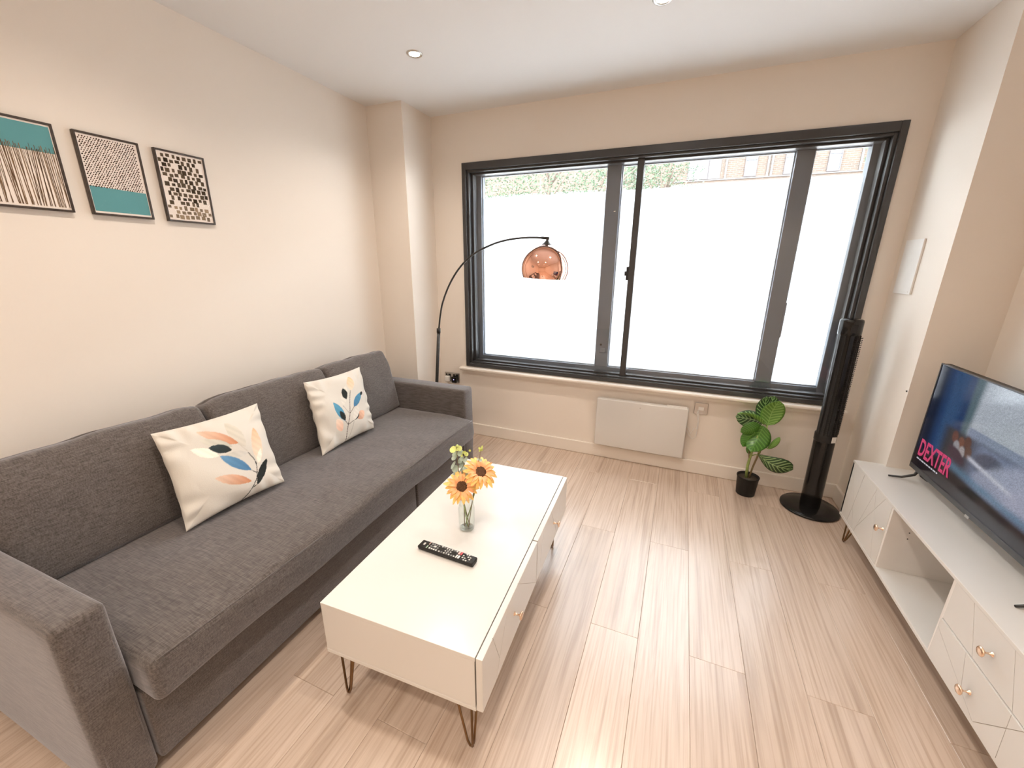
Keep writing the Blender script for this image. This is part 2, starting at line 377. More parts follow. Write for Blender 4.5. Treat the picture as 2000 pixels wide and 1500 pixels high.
ring(MB(), WX0+.049, WX1-.049, WZ0+.042, WZ1-.062, .016, .012, .012, .045, .10).build('inner_sash_rail', M['anth'], win, bevel=.002)
st = MB().box(1.826, 1.868, .03, .075, WZ0+.042, WZ1-.06).build('meeting_stile', M['anth'], win, bevel=.003)
MB().box(1.812, 1.828, .028, .05, 1.34, 1.43).box(1.803, 1.815, .012, .03, 1.37, 1.40).build('latch', M['blackm'], win, bevel=.002)
MB().box(WX0+.06, 1.83, .059, .062, WZ0+.05, WZ1-.07).build('inner_glass_pane', M['glass'], win)
MB().box(1.865, WX1-.06, .049, .052, WZ0+.05, WZ1-.07).build('inner_glass_pane', M['glass'], win)
# outer window
OX0, OX1, OZ0, OZ1 = ox0, ox1, oz0, oz1
GX0, GX1, GZ0, GZ1 = .658, 3.072, .690, 2.086
ring(MB(), OX0, OX1, OZ0, OZ1, GX0-OX0, GZ0-OZ0, OZ1-GZ1, .12, .19).build('outer_frame', M['frame2'], win, bevel=.003)
for a, b in ((1.620, 1.718), (2.708, 2.802)):
    MB().box(a, b, .115, .19, GZ0, GZ1).build('mullion', M['frame2'], win, bevel=.004)
FZ = 1.934
for a, b in ((GX0, 1.620), (1.718, 2.708), (2.802, GX1)):
    MB().box(a, b, .160, .166, GZ0, GZ1).build('glass_pane', M['glass'], win)
    MB().box(a+.004, b-.004, .1585, .1592, GZ0+.004, FZ).build('frosted_film', M['film'], win)
    ring(MB(), a, b, GZ0, GZ1, .006, .007, .006, .142, .158).build('glazing_bead', M['bead'], win, bevel=.001)
MB().box(2.794, 2.806, .108, .118, 1.00, 1.22).build('espagnolette_plate', M['frame2'], win, bevel=.002)
MB().lathe([(.008,0),(.008,.004),(.004,.006)], T=Matrix.Translation((1.66,.115,.86)) @ Matrix.Rotation(PI/2, 4, 'X'), n=14, cap1=True).build('screw_cap', M['blackm'], win)
MB().rbox(1.655, 1.695, .105, .116, .80, .835, .004, .02).build('window_lock', M['frame2'], win)
# window board
sill = MB().rbox(.515, 3.195, -.060, 0, .583, .607, .011, .4); sill.box(.53, 3.18, -.03, 0, .560, .584)
struct(sill.build('trim_1', M['trim']))

# ---------------------------------------------------------------- outside
gr = MB().box(-25, 30, .3, 60, -.5, -.35).build('ground_outside', M['ground']); struct(gr)
by = 25.0; k_ = (by+2.93)/(12+2.93)
zc = lambda z: 1.4345 + (z-1.4345)*k_
xc = lambda x: 2.187 + (x-2.187)*k_
bd = thing('brick_building', 'pale sunlit brick building seen beyond the clear strip of the window', 'building', (xc(4), by, -.35))
def bpart(mb, name, m): return mb.build(name, m, bd, loc=(-xc(4), -by, .35))
bpart(MB().box(xc(-6), xc(14), by, by+6, -.35, 12), 'facade', M['brick'])
bpart(MB().box(xc(-6), xc(14), by-.12, by+.02, zc(3.80), zc(3.90)), 'string_course', M['stone'])
bpart(MB().box(xc(1.0), xc(14), by-.05, by+.02, zc(3.975), zc(4.005)), 'sill_band', M['extpanel'])
def fwin(x0, x1, bars, hb, top=5.4):
    x0, x1 = xc(x0), xc(x1); z0, z1 = zc(4.02), zc(top); t = .05
    mb = MB(); ring(mb, x0, x1, z0, z1, t, t, t, by-.06, by+.02)
    for b in bars: mb.box(xc(b)-t/2, xc(b)+t/2, by-.05, by+.02, z0, z1)
    for a, b, h in hb: mb.box(xc(a), xc(b), by-.05, by+.02, zc(h)-t/2, zc(h)+t/2)
    f = bpart(mb, 'window_frame', M['extframe'])
    g = MB().box(x0+.02, x1-.02, by-.012, by+.0, z0+.02, z1-.02).build('pane', M['extglass'], f)
fwin(1.91, 2.49, [2.15], [(1.92, 2.15, 4.30), (2.15, 2.49, 4.62)])
bpart(MB().box(xc(2.50), xc(2.83), by-.04, by+.02, zc(4.02), zc(5.4)), 'side_panel', M['extpanel'])
fwin(3.47, 3.79, [], [(3.47, 3.79, 4.47)]); fwin(4.48, 4.82, [], [(4.48, 4.82, 4.47)]); fwin(5.52, 5.83, [], [(5.52, 5.83, 4.47)])
fwin(6.9, 7.25, [], [(6.9, 7.25, 4.47)]); fwin(.3, .65, [], [(.3, .65, 4.47)])
for x in (2.95, 4.05, 4.15, 5.10, 6.25): bpart(MB().box(xc(x), xc(x)+.09, by-.06, by+.02, zc(4.0), zc(5.4)), 'drain_pipe', M['extpanel'])
def tree(name, label, loc, crown, nleaf, seed, lsz=.075):
    rnd = random.Random(seed); t = thing(name, label, 'tree', loc)
    tr = MB(); top = crown[0][2]
    tr.tube([(0,0,0),(.05,.02,top*.5),(.0,.05,top)], [.16,.12,.06], 10)
    for (x,y,z,r) in crown:
        tr.tube([(0,0,top*.45),(x*.5,y*.5,(top*.45+z)*.5+.1),(x,y,z)], [.07,.045,.015], 6)
        for q in range(4):
            a = rnd.uniform(0, 6.28); tr.tube([(x*.6,y*.6,top*.45+(z-top*.45)*.6),(x+r*.7*math.cos(a),y+r*.5*math.sin(a),z+rnd.uniform(-.4,.5)*r)], [.03,.008], 5)
    tr.build('trunk', M['bark'], t)
    mb = MB(); tot = sum(c[3]**2 for c in crown)
    for (x,y,z,r) in crown:
        for _ in range(int(nleaf*r*r/tot)):
            d = Vector((rnd.gauss(0,1), rnd.gauss(0,1), rnd.gauss(0,1))).normalized()*r*(rnd.random()**.45)
            p = Vector((x,y,z)) + Vector((d.x, d.y, d.z*.85))
            a = Vector((rnd.gauss(0,1), rnd.gauss(0,1), rnd.gauss(0,.6))).normalized(); b = a.cross(Vector((rnd.gauss(0,1), rnd.gauss(0,1), rnd.gauss(0,1)))).normalized()
            l = lsz*rnd.uniform(.7,1.3); wd = l*.45
            mb.add([p-a*l*.5, p+b*wd*.5, p+a*l*.5, p-b*wd*.5], [(0,1,2,3)])
    f = mb.build('foliage', M['fol'], t); f['kind'] = 'stuff'
tree('broadleaf_tree', 'leafy green tree filling the clear strip above the left window pane', (-1.6, 8.2, -.35),
     [(0,0,4.0,1.5),(1.4,.2,3.7,1.3),(-1.6,.1,3.6,1.5),(2.2,.5,4.3,1.1),(.3,.3,5.2,1.3),(-3,.2,4.2,1.4)], 9000, 3)
tree('broadleaf_tree', 'green tree just left of the brick building in the clear window strip', (1.3, 10.5, -.35),
     [(0,0,4.2,1.1),(-.9,.2,4.0,1.0),(.2,.1,5.2,1.0),(-1.4,0,4.9,1.0)], 5000, 5)
tree('young_tree', 'slim green branch at the right end of the clear window strip', (5.25, 7.0, -.35),
     [(0,0,3.75,.35),(.25,.1,4.1,.4),(.5,0,3.7,.4)], 700, 9, .10)

# ---------------------------------------------------------------- ceiling downlights
rows = [(-.83, 'nearest the window wall'), (-2.05, 'second row from window'), (-3.27, 'third row from window'), (-4.49, 'fourth row from window'), (-5.71, 'in the last row')]
for yy, txt in rows:
    for xx, side in ((.757, 'over the sofa side'), (1.976, 'over the middle of the room')) + (((3.02, 'near the right wall'),) if yy < -3 else ()):
        d = thing('ceiling_downlight', 'lit ceiling downlight %s, %s' % (side, txt), 'light', (xx, yy, H), group='recessed ceiling downlights')
        MB().lathe([(.026,.0),(.030,-.004),(.037,-.006),(.041,-.003),(.042,0)], n=32).build('bezel', M['chrome'], d)
        MB().lathe([(.0,-.0075),(.018,-.006),(.029,-.001)], n=24).build('bulb', M['bulb'], d)
        ld = bpy.data.lights.new('downlight_beam', 'SPOT'); ld.energy = SPOT_W; ld.color = SPOT_COL; ld.spot_size = math.radians(145); ld.spot_blend = 1.0; ld.shadow_soft_size = .028
        lo = bpy.data.objects.new('downlight_beam', ld); COL.objects.link(lo); lo.parent = d; lo.location = (0,0,-.02)

# ---------------------------------------------------------------- sofa
sofa = thing('sofa_bed', 'long grey fabric sofa bed with square arms against the left wall', 'sofa', (.08, -2.59, 0), .02)
def hs(a, b, seed): # smooth pseudo noise
    return math.sin(a*7.1+seed)*math.cos(b*5.3+seed*1.7)*.5 + math.sin(a*15.3+b*11.2+seed*2.1)*.3 + math.sin(b*23.0-a*9.0+seed)*.2
LB = 1.905; AR = .865
for nm, b0, b1 in (('armrest', -.105, 0), ('armrest', LB, LB+.125)):
    def fa(p, b0=b0, b1=b1):
        t = (p.z-.03)/.59; bul = .006*math.sin(PI*min(max(t,0),1))
        c = (b0+b1)/2
        return Vector((p.x + .004*hs(p.y*3, p.z*2, b0), c + (p.y-c)*(1+bul*6), p.z + .003*hs(p.x, p.y*4, b1+3)))
    arm = MB().rbox(0, AR, b0, b1, .03, .62, .020, .05, fa).build(nm, M['fab'], sofa)
    for e in (b0+.012, b1-.012):   # seams on the front edge
        MB().tube([(AR-.006, e, .05), (AR-.001, e, .3), (AR-.006, e, .598)], .0022, 6).build('piping', M['fab'], arm)
    MB().tube([(AR-.012, b0+.014, .614), (AR-.012, b1-.014, .614)], .0022, 6).build('piping', M['fab'], arm)
MB().rbox(0, .13, -.10, LB+.12, .03, .66, .02, .08).build('back_frame', M['fab'], sofa)
def fseat(p):
    t = (p.z-.302)/.13; e = min(1, max(0, (p.x-.3)/.66))
    crown = .010*math.sin(PI*min(max((p.y-.01)/1.89,0),1)) + .004*hs(p.x*1.2, p.y*1.0, 2.2)
    x = p.x
    if p.x > .8: x += .008*hs(p.y*.9, p.z*3, 4.4) + .006*math.sin(PI*min(max(t,0),1))
    cr_ = .010*math.exp(-(((p.x-.62)+.9*(p.y-.98))/.035)**2)*math.exp(-((p.y-.98)/.22)**2) - .008*math.exp(-(((p.x-.68)+.9*(p.y-.98))/.04)**2)*math.exp(-((p.y-.98)/.22)**2)
    crown += cr_
    return Vector((x, p.y, p.z + (crown if p.z > .37 else .3*crown) - .012*max(0, (p.x-.72)/.2)**2))
seat = MB().rbox(.10, .938, .008, LB-.006, .302, .437, .022, .035, fseat).build('seat', M['fab'], sofa)
MB().tube([(.934, y, .424-.006*math.sin(y*3)) for y in np.linspace(.03, LB-.03, 30)], .0022, 6).build('piping', M['fab'], seat)
SB = 1.30
for nm, b0, b1 in (('base_panel', .006, SB-.003), ('base_panel', SB+.010, LB-.045), ('base_panel', LB-.036, LB-.004)):
    MB().rbox(AR-.06, AR+.002, b0, b1, .045, .300, .010, .06).build(nm, M['fab'], sofa)
MB().box(.13, AR-.055, .006, LB-.006, .06, .30).build('base_frame', M['fab'], sofa)
for a in (.07, .76):
    for b in (-.05, LB+.06): MB().rbox(a, a+.06, b-.03, b+.03, 0, .034, .004, .05).build('foot', M['blackp'], sofa)
# back cushions, leaning
lean = math.atan2(.095, .42)
for i, (b0, b1, zo) in enumerate(((.0, .668, -.004), (.672, 1.352, .004), (1.356, 1.905, .006))):
    hh = .425+zo; cw = b1-b0
    def fc(p, b0=b0, b1=b1, i=i, hh=hh):
        u = (p.y-b0)/(b1-b0); v = p.z/hh; u = min(max(u,0),1); v = min(max(v,0),1)
        f = math.sin(PI*u)**.5*math.sin(PI*v)**.6
        x = p.x + (.018*f if p.x > 0 else -.005*f) + .006*hs(u*1.3, v*1.1, i*3.1+1)*f
        if v > .75: x -= (.03*(v-.75)/.25) if p.x > .0 else 0
        z = p.z - .010*(1-math.sin(PI*u)**.4)*(v) + (.004*hs(u*2, v, i+.5) if v > .5 else 0)
        if i == 1 and u < .1 and v > .7: z -= .018*(1-u/.1)*(v-.7)/.3; x += .012*(1-u/.1)
        return Vector((x, p.y, z))
    T = Matrix.Translation((.345-.068, 0, .425)) @ Matrix.Rotation(-lean, 4, 'Y')
    cu = MB().rbox(-.068, .068, b0+.002, b1-.002, 0, hh, .024, .035, fc, T=T).build('back_cushion', M['fab'], sofa)

# ---------------------------------------------------------------- pillows
def leafmask(U, V, p0, p1, w0, pw=1.0):
    p0 = np.array(p0); p1 = np.array(p1); d = p1-p0; L = np.hypot(*d); d = d/L; n = np.array([-d[1], d[0]])
    t = ((U-p0[0])*d[0] + (V-p0[1])*d[1])/L; s_ = (U-p0[0])*n[0] + (V-p0[1])*n[1]
    tt = np.clip(t, 0, 1); prof = w0*.5*np.sin(PI*tt**pw)**.75
    return (t > 0) & (t < 1) & (np.abs(s_) < prof), tt
def seg(U, V, pts, w0):
    mk = np.zeros(U.shape, bool)
    for a, b in zip(pts[:-1], pts[1:]):
        a = np.array(a); b = np.array(b); d = b-a; t = np.clip(((U-a[0])*d[0]+(V-a[1])*d[1])/(d@d), 0, 1)
        mk |= np.hypot(U-a[0]-t*d[0], V-a[1]-t*d[1]) < w0*.5
    return mk
def curve(pts, n=8):
    P = [np.array(p) for p in pts]; P = [2*P[0]-P[1]] + P + [2*P[-1]-P[-2]]; out = []
    for i in range(1, len(P)-2):
        for t in np.linspace(0, 1, n, endpoint=False):
            a, b, c, d = P[i-1:i+3]; out.append(.5*((2*b)+(c-a)*t+(2*a-5*b+4*c-d)*t*t+(3*b-a-3*c+d)*t**3))
    return out + [P[-2]]
def pillow(name, label, TL, TR, BR, BL, leaves, stems, thick, seed):
    n = 150; TL, TR, BR, BL = [Vector(p) for p in (TL, TR, BR, BL)]
    c = (TL+TR+BR+BL)/4
    nrm = ((BR-BL).cross(TL-BL)).normalized()
    if nrm.x < 0: nrm = -nrm
    t = thing(name, label, 'cushion', tuple(c - Vector((0,0,.2))), group='printed scatter cushions')
    off = c - Vector((0,0,.2))
    us = np.linspace(0, 1, n+1); U, V = np.meshgrid(us, us, indexing='ij')
    col = np.ones(U.shape+(3,))*np.array((.63,.595,.54))
    rg = np.random.RandomState(seed)
    wob = .002*np.sin(U*60)*np.cos(V*50)
    for (p0, p1, w0, c0, c1) in leaves:
        mk, tt = leafmask(U+wob, V, p0, p1, w0)
        cc = np.array(c0)[None,None]*(1-tt[...,None]) + np.array(c1)[None,None]*tt[...,None]
        cc = cc*(1+.05*np.sin(U*90+V*70)[...,None]); col[mk] = np.clip(cc, 0, 1)[mk]
    for pts, w0, c0 in stems: col[seg(U, V, pts, w0)] = c0
    for sgn, nm in ((1, 'front_cover'), (-1, 'back_cover')):
        mb = MB(); vs = []
        for i in range(n+1):
            for j in range(n+1):
                u, v = us[i], us[j]
                pu = 2*u-1; pv = 2*v-1
                # sides drawn in between the four corners
                uu = u - .030*pu*(1-pv*pv); vv = v - .030*pv*(1-pu*pu)
                P = (BL*(1-uu)+BR*uu)*(1-vv) + (TL*(1-uu)+TR*uu)*vv
                e = (1-pu*pu)*(1-pv*pv); hgt = thick*.5*(e**.42 if e > 0 else 0)
                ef = max(0, 1-e*2.2); ang = math.atan2(pv, pu)
                wr = .010*ef*e**.22*math.sin((v*34 if abs(pu) > abs(pv) else u*30) + 3*math.sin(ang*3+seed)) if e > 0 else 0
                wr += .005*math.sin(7*u+9*v+seed)*min(1, e*3)
                vs.append(P + nrm*sgn*(hgt + wr) - off)
        fs = [(i*(n+1)+j, (i+1)*(n+1)+j, (i+1)*(n+1)+j+1, i*(n+1)+j+1) for i in range(n) for j in range(n)]
        if sgn < 0: fs = [f[::-1] for f in fs]
        mb.add(vs, fs, smooth=True)
        mb.c = [tuple(x) for x in (col.reshape(-1,3) if sgn > 0 else np.ones(((n+1)**2, 3))*np.array((.63,.595,.54)))]
        mb.build(nm, M['pillow'], t)
    return t
OR = (.52,.21,.10); LO = (.66,.48,.37); GB = (.52,.47,.40); BK = (.018,.022,.022); BLU = (.06,.16,.30); BL2 = (.12,.26,.42); CR = (.86,.80,.70); GR = (.50,.50,.44); PE = (.82,.60,.44); TB = (.05,.20,.32)
pillow('scatter_cushion', 'large cream cushion with rust, blue and black leaf print on the near sofa half',
    (.375,-2.152,.806), (.367,-1.719,.791), (.580,-1.799,.462), (.542,-2.195,.448),
    [((.679,.554),(.567,.895),.13,(.60,.56,.49),(.56,.52,.44)), ((.615,.62),(.302,.895),.105,OR,LO), ((.552,.609),(.294,.796),.085,GR,(.62,.60,.52)),
     ((.403,.563),(.2,.73),.095,CR,(.88,.83,.74)), ((.536,.576),(.344,.688),.095,BK,(.03,.05,.055)), ((.684,.476),(.462,.542),.075,(.60,.58,.54),(.55,.52,.46)),
     ((.662,.279),(.412,.558),.105,BLU,BL2), ((.628,.159),(.297,.358),.105,OR,LO), ((.777,.314),(.834,.733),.12,(.86,.72,.60),(.74,.40,.24)), ((.675,.093),(.871,.334),.085,BK,BK),
     ((.76,.32),(.835,.47),.05,CR,CR)],
    [(curve([(.515,.006),(.622,.087),(.703,.195),(.736,.347),(.686,.482)]), .009, BK), ([(.662,.279),(.715,.22)], .008, BK), ([(.675,.093),(.622,.087)], .008, BK), ([(.615,.62),(.69,.49)], .006, GB)], .125, 3)
pillow('scatter_cushion', 'smaller cream cushion with teal-blue and peach leaf print by the far armrest',
    (.372,-1.455,.824), (.335,-1.001,.803), (.521,-1.123,.462), (.512,-1.517,.448),
    [((.632,.703),(.672,.92),.14,(.80,.62,.48),(.76,.42,.24)), ((.401,.524),(.561,.800),.12,(.66,.62,.56),(.70,.67,.60)), ((.501,.597),(.492,.775),.10,BK,BK),
     ((.831,.54),(.914,.624),.08,(.62,.57,.54),(.60,.55,.52)), ((.605,.445),(.822,.612),.115,BLU,(.07,.24,.36)), ((.80,.57),(.845,.625),.05,BK,BK),
     ((.383,.301),(.259,.621),.11,TB,(.10,.30,.44)), ((.386,.31),(.32,.47),.075,BK,BK), ((.621,.25),(.81,.315),.13,(.46,.24,.16),(.78,.50,.36)), ((.541,.255),(.672,.317),.06,BK,BK),
     ((.319,.18),(.25,.38),.11,(.78,.48,.36),(.84,.68,.56)), ((.52,.25),(.716,.44),.10,(.70,.66,.60),(.66,.62,.56))],
    [(curve([(.371,-.02),(.423,.223),(.482,.372),(.612,.701)]), .011, (.10,.08,.075)), ([(.605,.445),(.496,.382)], .009, (.12,.09,.08)), ([(.426,.23),(.383,.301)], .009, (.10,.08,.08)),
     ([(.482,.372),(.401,.524)], .007, (.3,.25,.22)), ([(.426,.23),(.541,.255)], .009, (.10,.08,.08)), (curve([(.371,-.02),(.47,.10),(.536,.241)]), .007, (.35,.33,.30))], .115, 8)

# ---------------------------------------------------------------- pictures on the left wall
def picture(y0, label, kind, seed):
    wd, ht, zt, fr = .2047, .2957, 1.909, .0075; rnd = random.Random(seed)
    t = thing('framed_picture', label, 'picture', (.003, y0+wd/2, zt-ht/2), group='framed abstract prints')
    Y = lambda u: -wd/2 + wd*u; Z = lambda v: -ht/2 + ht*v
    mb = MB()
    for a0, a1, b0, b1 in ((-wd/2,-wd/2+fr,-ht/2,ht/2),(wd/2-fr,wd/2,-ht/2,ht/2),(-wd/2+fr,wd/2-fr,-ht/2,-ht/2+fr),(-wd/2+fr,wd/2-fr,ht/2-fr,ht/2)): mb.box(0,.015,a0,a1,b0,b1)
    mb.build('frame', M['bronzef'], t, bevel=.001)
    mb = MB(); mb.box(.001,.0105,-wd/2+.004,wd/2-.004,-ht/2+.004,ht/2-.004, col=(.84,.76,.70)); x = [.0108]
    def quad(pts, c): mb.add([(x[0], Y(u), Z(v)) for u, v in pts], [tuple(range(len(pts)))], c)
    TE = (.12,.31,.33); DK = (.045,.030,.022)
    m0, m1 = .05, .95
    if kind == 'strings':
        x[0] = .0108; quad([(m0,.66),(m1,.66),(m1,.955),(m0,.955)], TE); x[0] = .0110
        for i in range(44):
            u = m0+.01+(m1-m0-.02)*i/43; u2 = u + rnd.uniform(-.05,.05); wv = rnd.uniform(.005,.013); c = rnd.choice([(.10,.06,.035),(.22,.14,.08),(.16,.10,.06)])
            u2 = min(max(u2, m0), m1-.01); top = rnd.uniform(.66,.74)
            quad([(u,top),(u+wv,top),(u2+wv,.05),(u2,.05)], c); x[0] += .00001
    elif kind == 'dots':
        x[0] = .0108; quad([(m0,.05),(m1,.05),(m1,.345),(.5,.35),(m0,.36)], TE); x[0] = .0110
        for j in range(26):
            for i in range(21):
                u = m0+.02+(m1-m0-.04)*(i+(.5 if j%2 else 0))/21 + rnd.uniform(-.004,.004); v = .36+.585*j/25 + rnd.uniform(-.003,.003); r = rnd.uniform(.0125,.0175)
                quad([(u-r,v-.2*r),(u-.3*r,v-r*.75),(u+r,v-.1*r),(u+.4*r,v+r*.7)], rnd.choice([DK,(.09,.045,.03)]))
    else:
        x[0] = .0108
        for j in range(14):
            for i in range(8):
                if rnd.random() < .13: continue
                u = .06+.88*(i+.5+(.22 if j%2 else -.22))/8 + rnd.uniform(-.014,.014); v = .045+.91*(j+.5)/14 + rnd.uniform(-.008,.008)
                a, b = rnd.uniform(.026,.046), rnd.uniform(.019,.033)
                g = rnd.uniform(.03,.10) if v > .25 else rnd.uniform(.12,.25); c = (g*1.3, g*.95, g*.62)
                if u-a < m0 or u+a > m1 or v-b < .04 or v+b > .955: continue
                quad([(u-a,v-b),(u+a,v-b),(u+a,v+b),(u-a,v+b)], c); x[0] += .000002
    mb.build('print', M['print'], t)
    MB().box(.0125,.0130,-wd/2+.004,wd/2-.004,-ht/2+.004,ht/2-.004).build('glass', M['pglass'], t)
M['bronzef'] = mat('dark_wood_frame', (.045,.030,.022), .4, bump=(120, .1), var=(60, .2))
picture(-2.2482, 'framed teal-over-brown string print, leftmost of the three pictures', 'strings', 2)
picture(-2.2482+.2581, 'framed brown dot print with teal base, middle of the three pictures', 'dots', 3)
picture(-2.2482+.5162, 'framed print of small dark squares, picture nearest the window', 'squares', 4)

# ---------------------------------------------------------------- hairpin leg
def hairpin(mb, foot, d1, d2, h, s=.055, r=.0042):
    """three rods meeting in one foot; tops spread along d1 and d2"""
    fx, fy = foot; d1 = Vector((*d1, 0)); d2 = Vector((*d2, 0)); f = Vector((fx, fy, r))
    tops = [f + d1*s + Vector((0,0,h-r)), f + d2*s + Vector((0,0,h-r)), f + Vector((0,0,h-r)) - (d1+d2)*.04*s]
    for tpt in tops[:2]:
        hdir = (tpt-f); hdir.z = 0; hdir.normalize()
        pts = [tops[2] , f + Vector((0,0,.02)) - (d1+d2)*.02*s, f - hdir*.001 + Vector((0,0,.002)), f + hdir*.008 + Vector((0,0,.001)), f + hdir*.016 + Vector((0,0,.018)), tpt]
        mb.tube(pts, r, 8)
    return mb
def split_panel(rect, segs, gap=.0016):
    """rectangle (y,z) cut along segments; every piece touched by the middle of a cut is split; pieces shrunk by the gap"""
    y0, y1, z0, z1 = rect; P = [[(y0,z0),(y1,z0),(y1,z1),(y0,z1)]]
    def inside(poly, q):
        s_ = 0
        for i in range(len(poly)):
            a, b = poly[i], poly[(i+1) % len(poly)]; c = (b[0]-a[0])*(q[1]-a[1])-(b[1]-a[1])*(q[0]-a[0])
            if c < -1e-9: return False
        return True
    for (a, b) in segs:
        n = (-(b[1]-a[1]), b[0]-a[0]); out = []
        for poly in P:
            hit = any(inside(poly, (a[0]+(b[0]-a[0])*t, a[1]+(b[1]-a[1])*t)) for t in (.3,.5,.7))
            if not hit: out.append(poly); continue
            d = [(p[0]-a[0])*n[0]+(p[1]-a[1])*n[1] for p in poly]; A = []; B = []
            for i in range(len(poly)):
                j = (i+1) % len(poly); p, q = poly[i], poly[j]
                if d[i] >= 0: A.append(p)
                if d[i] <= 0: B.append(p)
                if d[i]*d[j] < 0:
                    t = d[i]/(d[i]-d[j]); x = (p[0]+(q[0]-p[0])*t, p[1]+(q[1]-p[1])*t); A.append(x); B.append(x)
            out += [k for k in (A, B) if len(k) > 2]
        P = out
    res = []
    for poly in P:
        k = len(poly); L = []
        for i in range(k):
            a, b = poly[i], poly[(i+1) % k]; dx, dy = b[0]-a[0], b[1]-a[1]; l = math.hypot(dx, dy)
            if l < 1e-6: continue
            on_edge = (abs(a[0]-b[0]) < 1e-6 and (abs(a[0]-y0) < 1e-6 or abs(a[0]-y1) < 1e-6)) or (abs(a[1]-b[1]) < 1e-6 and (abs(a[1]-z0) < 1e-6 or abs(a[1]-z1) < 1e-6))
            g = 0 if on_edge else gap*.5; nx, ny = -dy/l, dx/l
            L.append(((a[0]+nx*g, a[1]+ny*g), (dx/l, dy/l)))
        q = []
        for i in range(len(L)):
            (p, d1), (r_, d2) = L[i-1], L[i]; den = d1[0]*d2[1]-d1[1]*d2[0]
            if abs(den) < 1e-6: q.append(r_); continue
            t = ((r_[0]-p[0])*d2[1]-(r_[1]-p[1])*d2[0])/den; q.append((p[0]+d1[0]*t, p[1]+d1[1]*t))
        res.append(q)
    return res
def front(parent, name, xf, rect, segs, sgn, thick=.016):
    """door or drawer front with routed grooves; face at x = xf, facing sgn*x"""
    y0, y1, z0, z1 = rect
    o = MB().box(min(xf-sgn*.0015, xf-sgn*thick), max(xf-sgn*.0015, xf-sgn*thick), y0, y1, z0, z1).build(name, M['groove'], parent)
    mb = MB()
    for q in split_panel(rect, segs):
        mb.poly([(xf-sgn*.0016, a, b) for a, b in q], (sgn,0,0), .0016)
    mb.build('grooved_face', M['white'], o)
    # clean edges so the board reads as one white panel from above
    MB().box(min(xf-sgn*.0016, xf-sgn*thick), max(xf-sgn*.0016, xf-sgn*thick), y0-.0003, y1+.0003, z1, z1+.0006).box(min(xf-sgn*.0016, xf-sgn*thick), max(xf-sgn*.0016, xf-sgn*thick), y0-.0006, y0, z0, z1).build('edge_band', M['white'], o)
    return o
def knob(parent, x, y, z, sgn, k=1.0):
    T = Matrix.Translation((x,y,z)) @ Matrix.Rotation(sgn*PI/2, 4, 'Y')
    return MB().lathe([(.0075*k,0),(.0065*k,.002),(.0035*k,.004),(.0030*k,.014),(.0055*k,.019),(.0130*k,.022),(.0150*k,.025),(.0130*k,.028),(.004*k,.0285),(.0001,.0288)], n=20, T=T).build('knob', M['brass'], parent)

# ---------------------------------------------------------------- coffee table
CT = thing('coffee_table', 'white coffee table with two drawers and brass hairpin legs', 'table', (1.2416, -2.2189, 0), .043)
CW, CL, CZ, CB = .5385, 1.0537, .4072, .2068
MB().box(0, CW, 0, CL, CZ-.014, CZ).build('tabletop', M['white'], CT, bevel=.0012)
cb = MB().box(0, CW-.002, .001, .016, CB+.014, CZ-.0145).box(0, CW-.002, CL-.016, CL-.001, CB+.014, CZ-.0145).box(.0005, .016, .016, CL-.016, CB+.014, CZ-.0145).box(CW-.03, CW-.012, .016, CL-.016, CB+.014, CZ-.0145)
cb.build('side_panels', M['white'], CT, bevel=.0008)
MB().box(0, CW, 0, CL, CB, CB+.0135).build('bottom_panel', M['white'], CT, bevel=.001)
xf = CW+.022
d1 = front(CT, 'drawer', xf, (.001, .522, CB+.006, CZ-.002), [((.295,.405),(.50,.232)), ((.20,.405),(.10,.215)), ((.075,.405),(.15,.215))], 1, .019)
d2 = front(CT, 'drawer', xf, (.530, CL-.002, CB+.006, CZ-.002), [((.735,.405),(.86,.215)), ((.93,.405),(.83,.215)), ((.62,.405),(.56,.215))], 1, .019)
knob(d1, xf, .262, .312, 1); knob(d2, xf, .792, .312, 1)
for (fx, fy, e1, e2) in ((.030,.030,(1,0),(0,1)), (CW-.030,.030,(-1,0),(0,1)), (CW-.030,CL-.035,(-1,0),(0,-1)), (.03,CL-.035,(1,0),(0,-1))):
    hairpin(MB(), (fx, fy), e1, e2, CB, .052, .0038).build('leg', M['bronze'], CT)

# ---------------------------------------------------------------- remote control on the table
rc = thing('remote_control', 'black remote control lying on the coffee table', 'remote', (1.498, -1.876, CZ), -.03)
def frc(p):
    t = (p.x+.118)/.236; w_ = 1 - .06*(1-math.cos((t-.5)*2))
    return Vector((p.x, p.y*(w_ if p.z > .01 else w_*.86), p.z))
MB().rbox(-.118, .118, -.021, .021, 0, .0185, .005, .02, frc).build('case', M['blackp'], rc)
kb = MB(); W_ = (.62,.62,.60); G_ = (.25,.25,.25)
def key(x, y, a, b, c, h=.0012): kb.box(x-a, x+a, y-b, y+b, .0183, .0183+h, col=c)
key(-.098, .000, .0035, .006, W_)
key(-.080, .010, .0015, .007, (.55,.35,.30)); key(-.080, -.010, .0015, .007, (.45,.60,.45))
for i in range(4):
    for j in range(3): key(-.068+i*.0095, -.0125+j*.0115, .0030, .0032, W_ if (j == 0) else G_)
key(-.052, .002, .0045, .0035, (.75,.75,.72))
for i in range(7):
    for y_ in (.013, -.013): key(-.026+i*.0105, y_, .0030, .0026, W_ if i % 2 == 0 else G_)
for a in range(8):
    key(.005+.0115*math.cos(a*PI/4), .0085*math.sin(a*PI/4), .0022, .0022, W_ if a % 2 == 0 else G_)
key(.005, 0, .004, .0035, G_)
